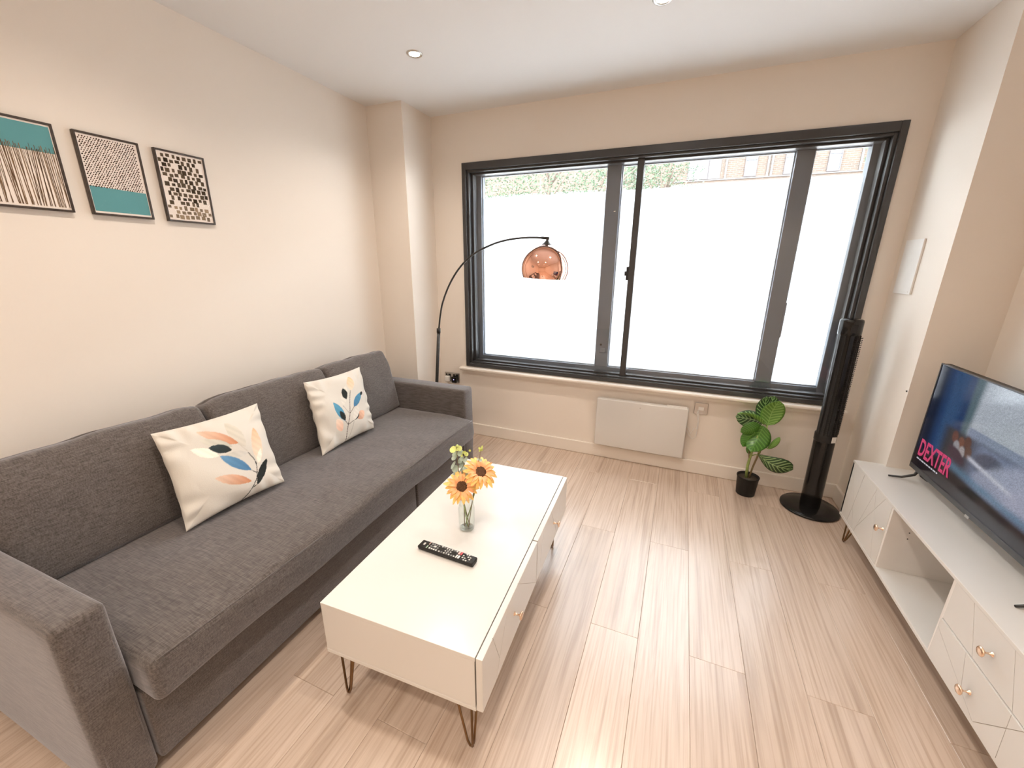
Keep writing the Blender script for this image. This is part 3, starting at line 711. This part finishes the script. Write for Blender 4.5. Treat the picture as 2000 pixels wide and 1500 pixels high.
key(.048, .0105, .0035, .0075, (.80,.45,.42)); key(.057, .0105, .003, .0075, (.60,.10,.12)); key(.047, -.009, .0028, .0075, W_); key(.056, -.009, .0032, .0075, (.80,.80,.78))
for i in range(4):
    for j in range(4): key(.069+i*.0095, -.0145+j*.0095, .0028, .0022, W_ if (i+j) % 3 else (.05,.05,.06))
k_o = kb.build('buttons', M['keys'], rc); k_o['kind'] = 'stuff'

# ---------------------------------------------------------------- vase, sunflowers, eucalyptus
VX, VY = 1.488, -1.705
vz = MB().lathe([(.0,.004),(.026,.004),(.031,.008),(.0325,.03),(.0325,.095),(.029,.115),(.026,.130),(.0275,.142),(.0285,.145),(.0265,.146),(.0245,.131),(.0275,.114),(.0305,.095),(.0305,.03),(.028,.012),(.0,.010)], n=36).build('glass_vase', M['vaseg'])
vz.location = (VX, VY, CZ); tag(vz, 'small clear glass jar vase holding the sunflowers', 'vase')
MB().lathe([(.0,.0),(.024,.0),(.0285,.002),(.0285,.0045),(.0,.0045)], n=36).build('base_disc', M['vaseg'], vz)
def petal_mesh(L, W, m):
    mb = MB(); vs = []; n = 7
    for i in range(n+1):
        t = i/n; wd = W*math.sin(PI*min(t*.86+.10, 1))**.8*(1 if t < .999 else .05)
        for j in (-1, 0, 1): vs.append((L*t, wd*.5*j, .006*math.sin(PI*t) - .010*t*t + .0022*abs(j)))
    mb.add(vs, [(i*3+j, i*3+j+1, i*3+j+4, i*3+j+3) for i in range(n) for j in (0,1)], smooth=True)
    o = mb.build('petal', m); return o
pp = [petal_mesh(.056, .0175, M['petal']), petal_mesh(.042, .013, M['petalr'])]
def sunflower(label, c, nrm, ang, stemend, seed):
    rnd = random.Random(seed); c = Vector(c); z = Vector(nrm).normalized(); x = z.cross(Vector((0,0,1))).normalized(); y = z.cross(x)
    t = thing('sunflower', label, 'flower', tuple(stemend), group='artificial sunflowers')
    R = Matrix((x, y, z)).transposed().to_4x4(); e0 = Vector(stemend)
    T = Matrix.Translation(c-e0) @ R
    MB().lathe([(.0235,-.003),(.0245,.002),(.021,.007),(.012,.0075),(.0,.005)], n=24, T=T).build('flower_disc', M['disc'], t)
    MB().lathe([(.0,-.012),(.010,-.010),(.018,-.005),(.021,-.002)], n=14, T=T).build('calyx', M['stemg'], t)
    for lay, (cnt, pr, r0, tilt) in enumerate(((19, pp[0], .017, -.10), (15, pp[1], .017, .28))):
        for k in range(cnt):
            a = 2*PI*(k+.5*lay)/cnt + rnd.uniform(-.07,.07)
            L_ = Matrix.Rotation(a, 4, 'Z') @ Matrix.Translation((r0, 0, .001+.001*(k%3))) @ Matrix.Rotation(-tilt+rnd.uniform(-.14,.14), 4, 'Y') @ Matrix.Rotation(rnd.uniform(-.25,.25), 4, 'X') @ Matrix.Diagonal((rnd.uniform(.86,1.08), rnd.uniform(.9,1.15), 1, 1))
            o = pr.copy(); COL.objects.link(o); o.parent = t; o.matrix_local = T @ L_
    s0 = c-e0-z*.010
    pts = [s0, s0-z*.03+Vector((0,0,-.015)), s0*.45+Vector((0,0,-.01)), s0*.2, Vector((0,0,0))]
    MB().tube(pts, [.0028,.0025,.0023,.0022,.0022], 8).build('stem', M['stemg'], t)
    return t
sunflower('orange sunflower low at the front of the glass vase', (1.469,-1.705,.592), (.62,-.95,.98), 0, (1.492,-1.707,CZ+.012), 1)
sunflower('orange-yellow sunflower behind and right in the vase', (1.533,-1.665,.650), (.75,-.60,1.0), .5, (1.480,-1.700,CZ+.012), 2)
for o in pp: bpy.data.objects.remove(o)
def disc_leaf(mb, c, n, r, k=.9):
    c = Vector(c); n = Vector(n).normalized(); x = n.cross(Vector((0,0,1))); x = x.normalized() if x.length > .01 else Vector((1,0,0)); y = n.cross(x)
    m_ = 9; mb.add([c-n*.002] + [c + x*r*k*math.cos(2*PI*i/m_) + y*r*math.sin(2*PI*i/m_) + n*.001*(i%2) for i in range(m_)], [(0, 1+i, 1+(i+1)%m_) for i in range(m_)], smooth=True)
def sprig(label, base, tip, bend, n, seed, r=.012, buds=True):
    rnd = random.Random(seed); base = Vector(base); t = thing('eucalyptus_sprig', label, 'foliage', tuple(base), group='eucalyptus sprigs in the vase')
    d = Vector(tip)-base; pts = [d*s_ + Vector(bend)*math.sin(PI*s_) for s_ in np.linspace(0, 1, 9)]
    MB().tube(pts, [.0018]*6+[.0014,.0011,.0008], 6).build('stem', M['stemb'], t)
    for i in range(n):
        s_ = .62+.36*i/(n-1); p = d*s_ + Vector(bend)*math.sin(PI*s_)
        for sd in (-1, 1):
            side = Vector((rnd.gauss(0,.35)+sd, rnd.gauss(0,.5)*sd, rnd.gauss(0,.3))).normalized()
            mb = MB(); rr = r*rnd.uniform(.75,1.1)*(1.05-.35*(i/(n-1))); disc_leaf(mb, p+side*rr*.95, Vector((rnd.gauss(0,.5), -.7, .8)), rr)
            mb.build('leaf', M['euc'] if i < n-1 else M['eucy'], t)
    if buds:
        mb = MB()
        for q in range(7): disc_leaf(mb, d+Vector((rnd.gauss(0,.006), rnd.gauss(0,.005), rnd.gauss(0,.006))), (rnd.gauss(0,1), -1, rnd.gauss(0,1)), .0055)
        mb.build('tip_buds', M['eucy'], t)
sprig('taller grey-green eucalyptus sprig at the back left of the vase', (1.496,-1.698,CZ+.012), (1.432,-1.672,.742), (-.018,.01,0), 6, 4, .0200)
sprig('eucalyptus sprig with yellow-green tips close behind the flowers', (1.481,-1.712,CZ+.012), (1.463,-1.668,.722), (-.008,.01,0), 5, 6, .0175)
sprig('thin eucalyptus sprig reaching to the right above the flowers', (1.499,-1.712,CZ+.012), (1.529,-1.650,.742), (-.008,.014,0), 4, 11, .008)

# ---------------------------------------------------------------- wall heater, sockets, panel
ht = thing('panel_heater', 'white flat electric panel heater under the window', 'heater', (2.01, -.02, .31))
MB().rbox(1.694-2.01, 2.322-2.01, -.058, -.012, .124-.31, .496-.31, .008, .2).build('body', M['white'], ht)
MB().box(-.2, -.15, -.013, .0199, -.12, .12).box(.15, .2, -.013, .0199, -.12, .12).build('wall_bracket', M['wplast'], ht)
MB().box(.17, .30, -.050, -.016, .1855, .1895).build('control_strip', M['wplast'], ht, bevel=.001)
MB().lathe([(.0055,0),(.004,.0006),(0,.0006)], n=12, T=Matrix.Translation((-.005,-.0585,.150)) @ Matrix.Rotation(PI/2, 4, 'X')).build('badge', M['chrome'], ht)
def plate(mb, x0, x1, z0, z1): return mb.rbox(x0, x1, -.008, 0, z0, z1, .0035, .1)
s1 = thing('flex_outlet', 'square brushed steel outlet plate right of the heater', 'socket', (2.40, 0, .49))
plate(MB(), -.043, .043, -.041, .041).build('faceplate', M['chrome'], s1)
MB().box(-.018, .018, -.011, -.007, -.012, .014).build('insert', M['wplast'], s1, bevel=.002)
cr = MB().tube([(2.385,-.012,.478),(2.378,-.03,.468),(2.384,-.03,.44),(2.392,-.02,.40),(2.390,-.016,.34),(2.375,-.014,.345),(2.355,-.014,.30),(2.332,-.014,.345),(2.318,-.014,.36)], .0026, 8)
cr.tube([(2.385,-.012,.474),(2.392,-.020,.44),(2.396,-.014,.36),(2.392,-.012,.28),(2.370,-.012,.262),(2.345,-.012,.285),(2.33,-.012,.31),(2.318,-.014,.33)], .0024, 8)
cr.build('power_cord', M['wplast'], ht, loc=(-2.01,.02,-.31))
s2 = thing('wall_socket', 'double brushed steel wall socket below the left end of the sill', 'socket', (.416, 0, .492))
plate(MB(), -.073, .073, -.043, .043).build('faceplate', M['chrome'], s2)
for sx in (-.036, .036): MB().box(sx-.024, sx+.024, -.0095, -.007, -.036, .030).build('socket_insert', M['blackp'], s2, bevel=.001)
MB().box(-.045,-.035,-.012,-.009,.020,.034).box(.030,.040,-.012,-.009,.020,.034).build('rocker_switch', M['chrome'], s2)
pg = thing('power_plug', 'black plug with a small blue light in the double wall socket', 'plug', (.452, -.010, .480))
MB().rbox(-.024, .024, -.034, 0, -.026, .026, .006, .05).build('body', M['blackg'], pg)
MB().lathe([(.004,0),(.003,.001),(0,.0012)], n=12, T=Matrix.Translation((0,-.034,.004)) @ Matrix.Rotation(PI/2, 4, 'X')).build('indicator', mat('blue_indicator', (.4,.4,1), .4, emit=(.5,.45,1), estr=2.0, var=(5,.01)), pg)
pg2 = thing('power_plug', 'white plug in the left half of the double wall socket', 'plug', (.380, -.010, .482))
MB().rbox(-.022, .022, -.030, 0, -.024, .024, .007, .05).build('body', M['wplast'], pg2)
MB().tube([(0,-.02,-.022),(0,-.028,-.05),(.002,-.03,-.12),(.0,-.03,-.25),(.0,-.03,-.40)], .003, 8).build('cord', M['wplast'], pg2)
ap = thing('access_panel', 'white rectangular cover panel on the side of the right pier', 'panel', (XR, -.157, 1.441))
MB().box(-.009, 0, -.090, .090, -.134, .134).build('cover', M['wplast'], ap, bevel=.0015)
MB().box(-.0105, -.009, -.070, .060, -.124, -.119).build('lip', M['wplast'], ap)
tag(MB().lathe([(.004,0),(.0035,.004),(.0,.005)], n=10, T=Matrix.Translation((XR, PRY+.012, .86)) @ Matrix.Rotation(-PI/2, 4, 'Y')).build('wall_screw', M['blackm']), 'tiny dark screw near the edge of the right pier', 'screw')

# ---------------------------------------------------------------- arc floor lamp
lp = thing('arc_floor_lamp', 'black arc floor lamp with polished copper dome shade behind the sofa', 'lamp', (.43, -.30, 0))
LX = lambda x, z: (x-.43, 0, z)
MB().lathe([(0,0),(.098,0),(.10,.004),(.10,.022),(.097,.026),(0,.027)], n=40).build('base', M['blackm'], lp)
MB().tube([LX(.405,.02), LX(.450,.53), LX(.489,.95)], .0125, 14).build('pole', M['blackm'], lp)
MB().tube([LX(.487,.93), LX(.489,.965)], .0150, 14).build('collar', M['blackm'], lp)
arc = [(.490,.955),(.508,1.06),(.536,1.165),(.605,1.305),(.698,1.424),(.81,1.510),(.942,1.567),(1.05,1.595),(1.167,1.608),(1.27,1.608),(1.345,1.603)]
arcs = [(p[0], p[1]) for p in curve(arc, 5)]
MB().tube([LX(x, z) for x, z in arcs], .0066, 10).build('arm', M['blackm'], lp)
MB().tube([LX(1.30,1.6065), LX(1.352,1.602)], .0088, 10).tube([LX(1.346,1.604), LX(1.343,1.585)], .006, 8).build('arm_tip', M['blackm'], lp)
T = Matrix.Translation(LX(1.331, 1.412)) @ Matrix.Rotation(math.radians(2.8), 4, 'Y')
R_ = .1575
prof = [(R_*math.cos(a), R_*.98*math.sin(a)) for a in np.linspace(-.40, PI/2-.10, 26)]
sh = MB().lathe(prof, n=64, T=T).build('lamp_shade', M['copper'], lp)
inn = [((R_-.0025)*math.cos(a), (R_-.0025)*.98*math.sin(a)) for a in np.linspace(-.40, PI/2-.10, 18)][::-1]
MB().lathe(inn, n=64, T=T).lathe([((R_-.0025)*math.cos(-.40), -(R_-.0025)*.98*math.sin(.40)), (R_*math.cos(-.40), -R_*.98*math.sin(.40))], n=64, T=T).build('shade_lining', M['wplast'], sh)
MB().lathe([(.040,.146),(.034,.153),(.020,.163),(.010,.176),(.006,.184),(0,.184)], n=28, T=T).build('shade_cap', M['blackm'], lp)
MB().lathe([(.0,.02),(.016,.03),(.028,.055),(.024,.08),(.014,.10),(.014,.15)], n=20, T=T).build('bulb', M['wplast'], lp)

# ---------------------------------------------------------------- tower fan
fan = thing('tower_fan', 'tall black tower fan on a round base by the window', 'fan', (3.069, -.205, 0))
MB().lathe([(0,.0),(.150,.0),(.155,.004),(.155,.010),(.150,.015),(.09,.019),(.06,.024),(0,.026)], n=64).build('base', M['blackg'], fan)
lean_f = lambda p: p
Tf = Matrix.Rotation(-.011, 4, 'Y')
MB().lathe([(.050,.018),(.053,.024),(.053,.45),(.051,.46)], n=40, T=Tf, sx=.98, sy=1.02).build('pedestal', M['blackg'], fan)
MB().lathe([(.0,.452),(.050,.452),(.054,.458),(.054,.500),(.0475,.506),(.0475,1.08),(.0475,1.085)], n=40, T=Tf).build('body', M['blackp'], fan)
for k in range(46):
    z = .512 + k*.0124
    pts = [(.0500*math.cos(a), .0500*math.sin(a)) for a in np.linspace(math.radians(-178), math.radians(-2), 17)]
    if k == 0: g0 = MB().tube([Tf @ Vector((x, y, 0)) for x, y in pts], .0021, 5).build('grille_slat', M['blackp'], fan, loc=(0,0,z))
    else: copypart(g0, fan, (-.011*0, 0, z))
MB().box(-.010, .010, -.0555, -.047, .50, 1.085, T=Tf).build('grille_rib', M['blackg'], fan, bevel=.002)
for a in (-150, -120, -60, -30):
    x, y = .0510*math.cos(math.radians(a)), .0555*math.sin(math.radians(a))
    MB().box(x-.0025, x+.0025, y-.0025, y+.0025, .50, 1.085, T=Tf).build('grille_rib', M['blackp'], fan)
MB().lathe([(.051,1.083),(.053,1.088),(.053,1.158),(.050,1.166),(.043,1.170),(0,1.171)], n=40, T=Tf).build('head', M['blackg'], fan)
MB().box(-.014, .014, -.0585, -.055, 1.10, 1.145, T=Tf).build('control_window', M['blackp'], fan)
TG = Matrix.Rotation(math.radians(32), 4, 'Z')
MB().box(-.014, .014, -.0565, -.0545, .462, .498, T=Tf @ TG).build('energy_tag', M['wplast'], fan, label='white paper tag')

# ---------------------------------------------------------------- potted plant
pl = thing('potted_plant', 'small artificial plant with striped round leaves in a black pot', 'plant', (2.722, -.172, 0))
MB().lathe([(0,0),(.052,0),(.055,.003),(.0635,.122),(.066,.124),(.066,.129),(.061,.129),(.060,.112),(0,.110)], n=40).build('pot', M['pot'], pl)
MB().lathe([(0,.116),(.03,.114),(.0597,.1125)], n=24).build('soil', M['soil'], pl)
O = Vector((2.722, -.172, 0))
def st_(pts, r, m='stemg'): return MB().tube([Vector(p)-O for p in pts], r, 8).build('stem', M[m], pl)
st_([(2.712,-.172,.112),(2.708,-.172,.20),(2.714,-.174,.28),(2.722,-.178,.345),(2.728,-.19,.42)], [.0095,.0085,.008,.007,.004])
st_([(2.728,-.172,.112),(2.738,-.168,.19),(2.752,-.165,.26),(2.758,-.168,.31)], [.006,.0055,.0055,.0055], 'stemb')
st_([(2.757,-.168,.295),(2.762,-.170,.34),(2.766,-.172,.42),(2.772,-.172,.492)], [.008,.009,.0085,.0045])
st_([(2.759,-.168,.325),(2.778,-.174,.345),(2.806,-.178,.338)], [.004,.0035,.003])
st_([(2.712,-.172,.24),(2.702,-.180,.27),(2.697,-.19,.31)], [.003,.003,.003], 'stemb')
st_([(2.716,-.172,.27),(2.736,-.178,.285),(2.758,-.18,.288)], [.004,.0035,.003])
st_([(2.772,-.170,.475),(2.762,-.168,.50),(2.745,-.168,.515)], [.0045,.004,.003])
def leaf(base, tip, wdir, W, m, curl=.02, fold=.0, n=12, k=8, pw=.95):
    """broad leaf: base to tip, wdir across, curl bends the blade along its own normal, fold lifts the sides"""
    base = Vector(base)-O; tip = Vector(tip)-O; d = tip-base; L = d.length; dn = d/L
    wv = Vector(wdir); wv = (wv-dn*wv.dot(dn)).normalized(); nr = dn.cross(wv)
    vs = []; uv = []
    for i in range(n+1):
        t = i/n; wd = W*.5*(math.sin(PI*min(max(t**pw,.0),1))**.55 if 0 < t < 1 else 0) + (.0015 if t in (0, 1) else 0)
        for j in range(k+1):
            s_ = 2*j/k-1
            p = base + d*t + wv*wd*s_ + nr*(curl*math.sin(PI*t) - curl*.9*t*t + fold*abs(s_)**1.5*wd/(.5*W)) + nr*.0022*math.sin(t*38+abs(s_)*9)*abs(s_)
            vs.append(p); uv.append((.5+.5*s_*1.0+1e-5, t))
    fs = [(i*(k+1)+j, (i+1)*(k+1)+j, (i+1)*(k+1)+j+1, i*(k+1)+j+1) for i in range(n) for j in range(k)]
    o = MB(); o.add(vs, fs, uv=uv, smooth=True); o = o.build('leaf', M[m], pl)
    sm = o.modifiers.new('thickness', 'SOLIDIFY'); sm.thickness = .0012
    return o
# big pale leaf upper right, its dark striped neighbour, left group, drooping right leaf, rolled leaf
leaf((2.772,-.172,.490), (2.798,-.190,.668), (1,.1,-.2), .128, 'leafl', .020, -.014)
leaf((2.766,-.160,.495), (2.738,-.140,.668), (1,.25,.1), .100, 'leafd', .016, .012)
leaf((2.768,-.150,.498), (2.782,-.124,.672), (1,.2,-.1), .130, 'leafd', .012, .012)
leaf((2.752,-.166,.510), (2.594,-.150,.515), (.05,.4,1), .112, 'leafd', .014, .008)
leaf((2.755,-.176,.490), (2.596,-.205,.566), (.3,-.9,.35), .080, 'leafl', .014, .016)
leaf((2.748,-.186,.490), (2.700,-.236,.325), (1,-.15,.35), .140, 'leafm', -.026, -.018)
leaf((2.730,-.184,.490), (2.632,-.212,.432), (.6,.3,-.8), .095, 'leafm', .010, -.010)
leaf((2.712,-.190,.440), (2.652,-.200,.340), (1,.2,-.3), .085, 'leafm', -.010, -.010)
leaf((2.692,-.182,.345), (2.700,-.185,.285), (1,.1,0), .032, 'leafm', .0, -.006)
leaf((2.752,-.180,.290), (2.938,-.225,.228), (.25,-.35,1), .128, 'leafd', .030, -.012, pw=1.5)
leaf((2.798,-.176,.338), (2.848,-.185,.428), (.5,-.5,-.5), .036, 'leafl', .004, .012)

# ---------------------------------------------------------------- tv unit
TX, TZT, TZB, TY = 3.132, .459, .131, -.4517; TL_ = 1.375; TD = XW-.019-TX
tv = thing('tv_unit', 'long low white media unit with grooved doors against the right wall', 'cabinet', (TX, TY, 0))
ye = -TL_
MB().box(-.002, TD, ye, 0, TZT-.013, TZT).build('top_panel', M['white'], tv, bevel=.0012)
MB().box(-.002, TD, ye, 0, TZB, TZB+.015).build('bottom_panel', M['white'], tv, bevel=.0012)
ya, yb = -.452, -.902
for y0, y1 in ((-.015, 0), (ya-.013, ya), (yb-.013, yb), (ye, ye+.015)):
    MB().box(.001 if y0 not in (-.015, ye) else .0, TD, y0, y1, TZB+.015, TZT-.013).build('divider' if y0 not in (-.015, ye) else 'side_panel', M['whitein'], tv)
MB().box(TD-.008, TD, ye+.015, -.015, TZB+.015, TZT-.013).build('back_panel', M['whitein'], tv)
hz = MB()
for q in (.375, .345, .315):
    hz.lathe([(.0028,0),(.0022,.0008),(0,.0008)], n=10, T=Matrix.Translation((.075, ya-.0131, q-.0)) @ Matrix.Rotation(PI/2, 4, 'X'))
hz.build('shelf_pin_holes', M['blackp'], tv)
Z0, Z1 = TZB+.016, TZT-.014
dr = front(tv, 'door', 0.0, (ya+.0005, -.001, Z0, Z1), [((-.150,Z1),(-.10,Z0)), ((-.295,Z1),(-.232,.26)), ((-.385,Z1),(-.18,Z0)), ((-.285,Z1),(-.40,Z0+.02)), ((-.055,Z1-.08),(-.15,Z0+.05))], -1)
knob(dr, .0, -.432, .322, -1, 1.0)
zm = .296
u1 = front(tv, 'drawer', 0.0, (ye+.002, yb-.0145, zm+.002, Z1), [((-1.009,Z1),(-1.075,zm)), ((-1.183,Z1),(-1.245,zm))], -1)
u2 = front(tv, 'drawer', -.004, (ye+.002, yb-.0145, Z0, zm-.002), [((-.915,.262),(-1.162,Z0)), ((-1.053,zm),(-1.082,.200)), ((-1.162,.141+.006),(-1.30,.30)), ((-1.250,zm),(-1.262,Z0))], -1)
knob(u1, .0, -1.128, .370, -1, 1.0); knob(u2, -.004, -1.118, .207, -1, 1.0)
MB().lathe([(.004,0),(.003,.001),(0,.001)], n=10, T=Matrix.Translation((.012, yb+.012, TZB+.0155))).build('shelf_stud', M['stemb'], tv)
for (fx, fy, e1, e2) in ((.022,-.062,(1,0),(0,-1)), (.022,ye+.062,(1,0),(0,1)), (TD-.05,-.062,(-1,0),(0,-1)), (TD-.05,ye+.062,(-1,0),(0,1))):
    hairpin(MB(), (fx, fy), e1, e2, TZB, .05, .004).build('leg', M['bronze'], tv)

# ---------------------------------------------------------------- television
scx, ty0, ty1, tz0, tz1 = 3.300, -.577, -1.482, .521, 1.030
tl = thing('television', 'flat screen television showing a dark blue film scene on the media unit', 'television', (scx, (ty0+ty1)/2, TZT))
yc = (ty0+ty1)/2; hw = (ty0-ty1)/2
ring_ = MB(); b0 = .006; zz0, zz1 = tz0-TZT, tz1-TZT
ring_.box(-.004, .006, -hw, -hw+b0, zz0, zz1).box(-.004, .006, hw-b0, hw, zz0, zz1).box(-.004, .006, -hw, hw, zz1-b0, zz1).box(-.004, .006, -hw, hw, zz0, zz0+.022)
ring_.build('bezel', mat('charcoal_bezel', (.06,.06,.062), .3, metal=.3, var=(20,.1)), tl, bevel=.001)
MB().box(.006, .030, -hw+.001, hw-.001, zz0+.001, zz1-.001).box(.03, .062, -hw+.12, hw-.12, zz0+.02, zz1-.18).build('back_case', M['blackp'], tl, bevel=.003)
MB().box(-.006, -.004, -.012, .012, zz0-.004, zz0+.006).build('badge', M['chrome'], tl)
for sg in (1, -1):
    yf = sg*(hw-.055)
    fm = MB().tube([(.012, yf, zz0+.01), (.0, yf+sg*.0, .040), (-.035, yf+sg*.018, .012), (-.080, yf+sg*.030, .005)], [.007,.0065,.0055,.004], 8)
    fm.tube([(.012, yf, zz0+.01), (.025, yf, .040), (.060, yf+sg*.018, .012), (.105, yf+sg*.030, .005)], [.007,.0065,.0055,.004], 8)
    fm.build('foot', M['blackm'], tl)
# picture: dim bedroom scene, built from soft shapes
nu, nv = 300, 170
U, V = np.meshgrid(np.linspace(0,1,nu+1), np.linspace(0,1,nv+1), indexing='ij')   # u left to right, v bottom to top
sm = lambda a, b, x: np.clip((x-a)/(b-a), 0, 1)**2*(3-2*np.clip((x-a)/(b-a), 0, 1))
rs = np.random.RandomState(1)
img = np.zeros(U.shape+(3,)); base = np.array
def mixc(mask, c): 
    global img; img = img*(1-mask[...,None]) + np.array(c)[None,None]*mask[...,None]
mixc(np.ones(U.shape), (.012,.045,.14))
mixc(sm(.10,.16,U)*(1-sm(.20,.26,U))*.5, (.05,.13,.27)); mixc(sm(.26,.30,U), (.10,.16,.19))
mixc(sm(.30,.345,U-.04*(V-.5)), (.50,.55,.62)); mixc(sm(.32,.34,U)*(1-sm(.60,.615,V)), (.28,.33,.45))
mixc(sm(.14,.22,U)*(1-sm(.50,.56,V)), (.045,.045,.055)); mixc(sm(.34,.46,U)*(1-sm(.50,.56,V)), (.20,.24,.36))
mixc(1-sm(.22,.30,V+.18*U-.0), (.018,.014,.018)); mixc(1-sm(.05,.12,U), (.004,.012,.035))
def blob(cx, cy, rx, ry, c, a=0, soft=.25):
    dx, dy = (U-cx), (V-cy)*.56; X_ = dx*math.cos(a)+dy*math.sin(a); Y_ = -dx*math.sin(a)+dy*math.cos(a)
    mixc(1-sm(1-soft, 1+soft, np.sqrt((X_/rx)**2+(Y_/ry)**2)), c)
for cx, cy, c in ((.26,.47,(.16,.06,.045)),(.31,.45,(.20,.08,.05)),(.285,.40,(.35,.34,.36)),(.35,.48,(.13,.055,.04)),(.33,.38,(.40,.36,.36)),(.37,.41,(.14,.07,.05))): blob(cx, cy, .022, .028, c, .2)
blob(.30,.33,.07,.030,(.06,.03,.05), -.3); blob(.50,.40,.09,.05,(.10,.11,.16), .1)
blob(.66,.34,.20,.075,(.45,.47,.60), .25); blob(.56,.30,.12,.05,(.35,.38,.50), .2); blob(.80,.40,.25,.10,(.40,.43,.56), .1)
band = np.exp(-((V-.24+.10*(U-.2))/.035)**2)*sm(.20,.30,U); mixc(band*.75, (.10,.22,.34)); 
mixc(np.exp(-((V-.36+.22*(U-.45))/.018)**2)*sm(.36,.40,U)*(1-sm(.60,.70,U)), (.62,.64,.74))
mixc(1-sm(.14,.20,V+.02*U), (.010,.006,.010))
img = np.clip(img*(1+.12*rs.randn(*U.shape)[...,None]), 0, 1)
ys = hw-b0 - (2*hw-2*b0)*U; zs = zz0+.022 + (zz1-b0-zz0-.022)*V
mb = MB(); vs = np.stack([np.full(U.shape, -.0015), ys, zs], -1).reshape(-1,3)
mb.v = [tuple(p) for p in vs]; mb.f = [(i*(nv+1)+j, i*(nv+1)+j+1, (i+1)*(nv+1)+j+1, (i+1)*(nv+1)+j) for i in range(nu) for j in range(nv)]
mb.c = [tuple(p) for p in img.reshape(-1,3)]; mb.uv = [(0,0)]*len(mb.v); mb.sm = [False]*len(mb.f)
scr = mb.build('screen', M['screen'], tl)
def text(body, size, name, m, parent, M4, xs=1.0, bold=.0):
    cu = bpy.data.curves.new(name, 'FONT'); cu.body = body; cu.size = size; cu.extrude = .0002; cu.offset = bold; cu.resolution_u = 3
    to = bpy.data.objects.new('tmp', cu); COL.objects.link(to); dg = bpy.context.evaluated_depsgraph_get(); dg.update()
    me = bpy.data.meshes.new_from_object(to.evaluated_get(dg)); bpy.data.objects.remove(to); me.materials.clear(); me.materials.append(m)
    o = bpy.data.objects.new(name, me); COL.objects.link(o); o.parent = parent; o.matrix_local = M4 @ Matrix.Diagonal((xs,1,1,1)); return o
# screen plane faces -x; text right = -y, up = z
B = Matrix(((0,0,-1,0),(-1,0,0,0),(0,1,0,0),(0,0,0,1)))
pink = mat('title_pink', (.1,.0,.02), .4, emit=(.78,.07,.20), estr=.42, var=(5,.01)); cap = mat('caption_white', (.1,.1,.1), .4, emit=(.6,.6,.65), estr=.5, var=(5,.01))
text('DEXTER', .112, 'title_lettering', pink, scr, Matrix.Translation((-.003, hw-.030, zz0+.078)) @ B, .60, .0022)
cp = MB(); rnd = random.Random(5); yy = hw-.035
for wd in (.018,.012,.020,.010,.016,.014,.012,.020,.010):
    cp.box(-.0024, -.0018, yy-wd, yy, zz0+.058, zz0+.064); yy -= wd+.005
cp.build('caption_line', cap, scr)
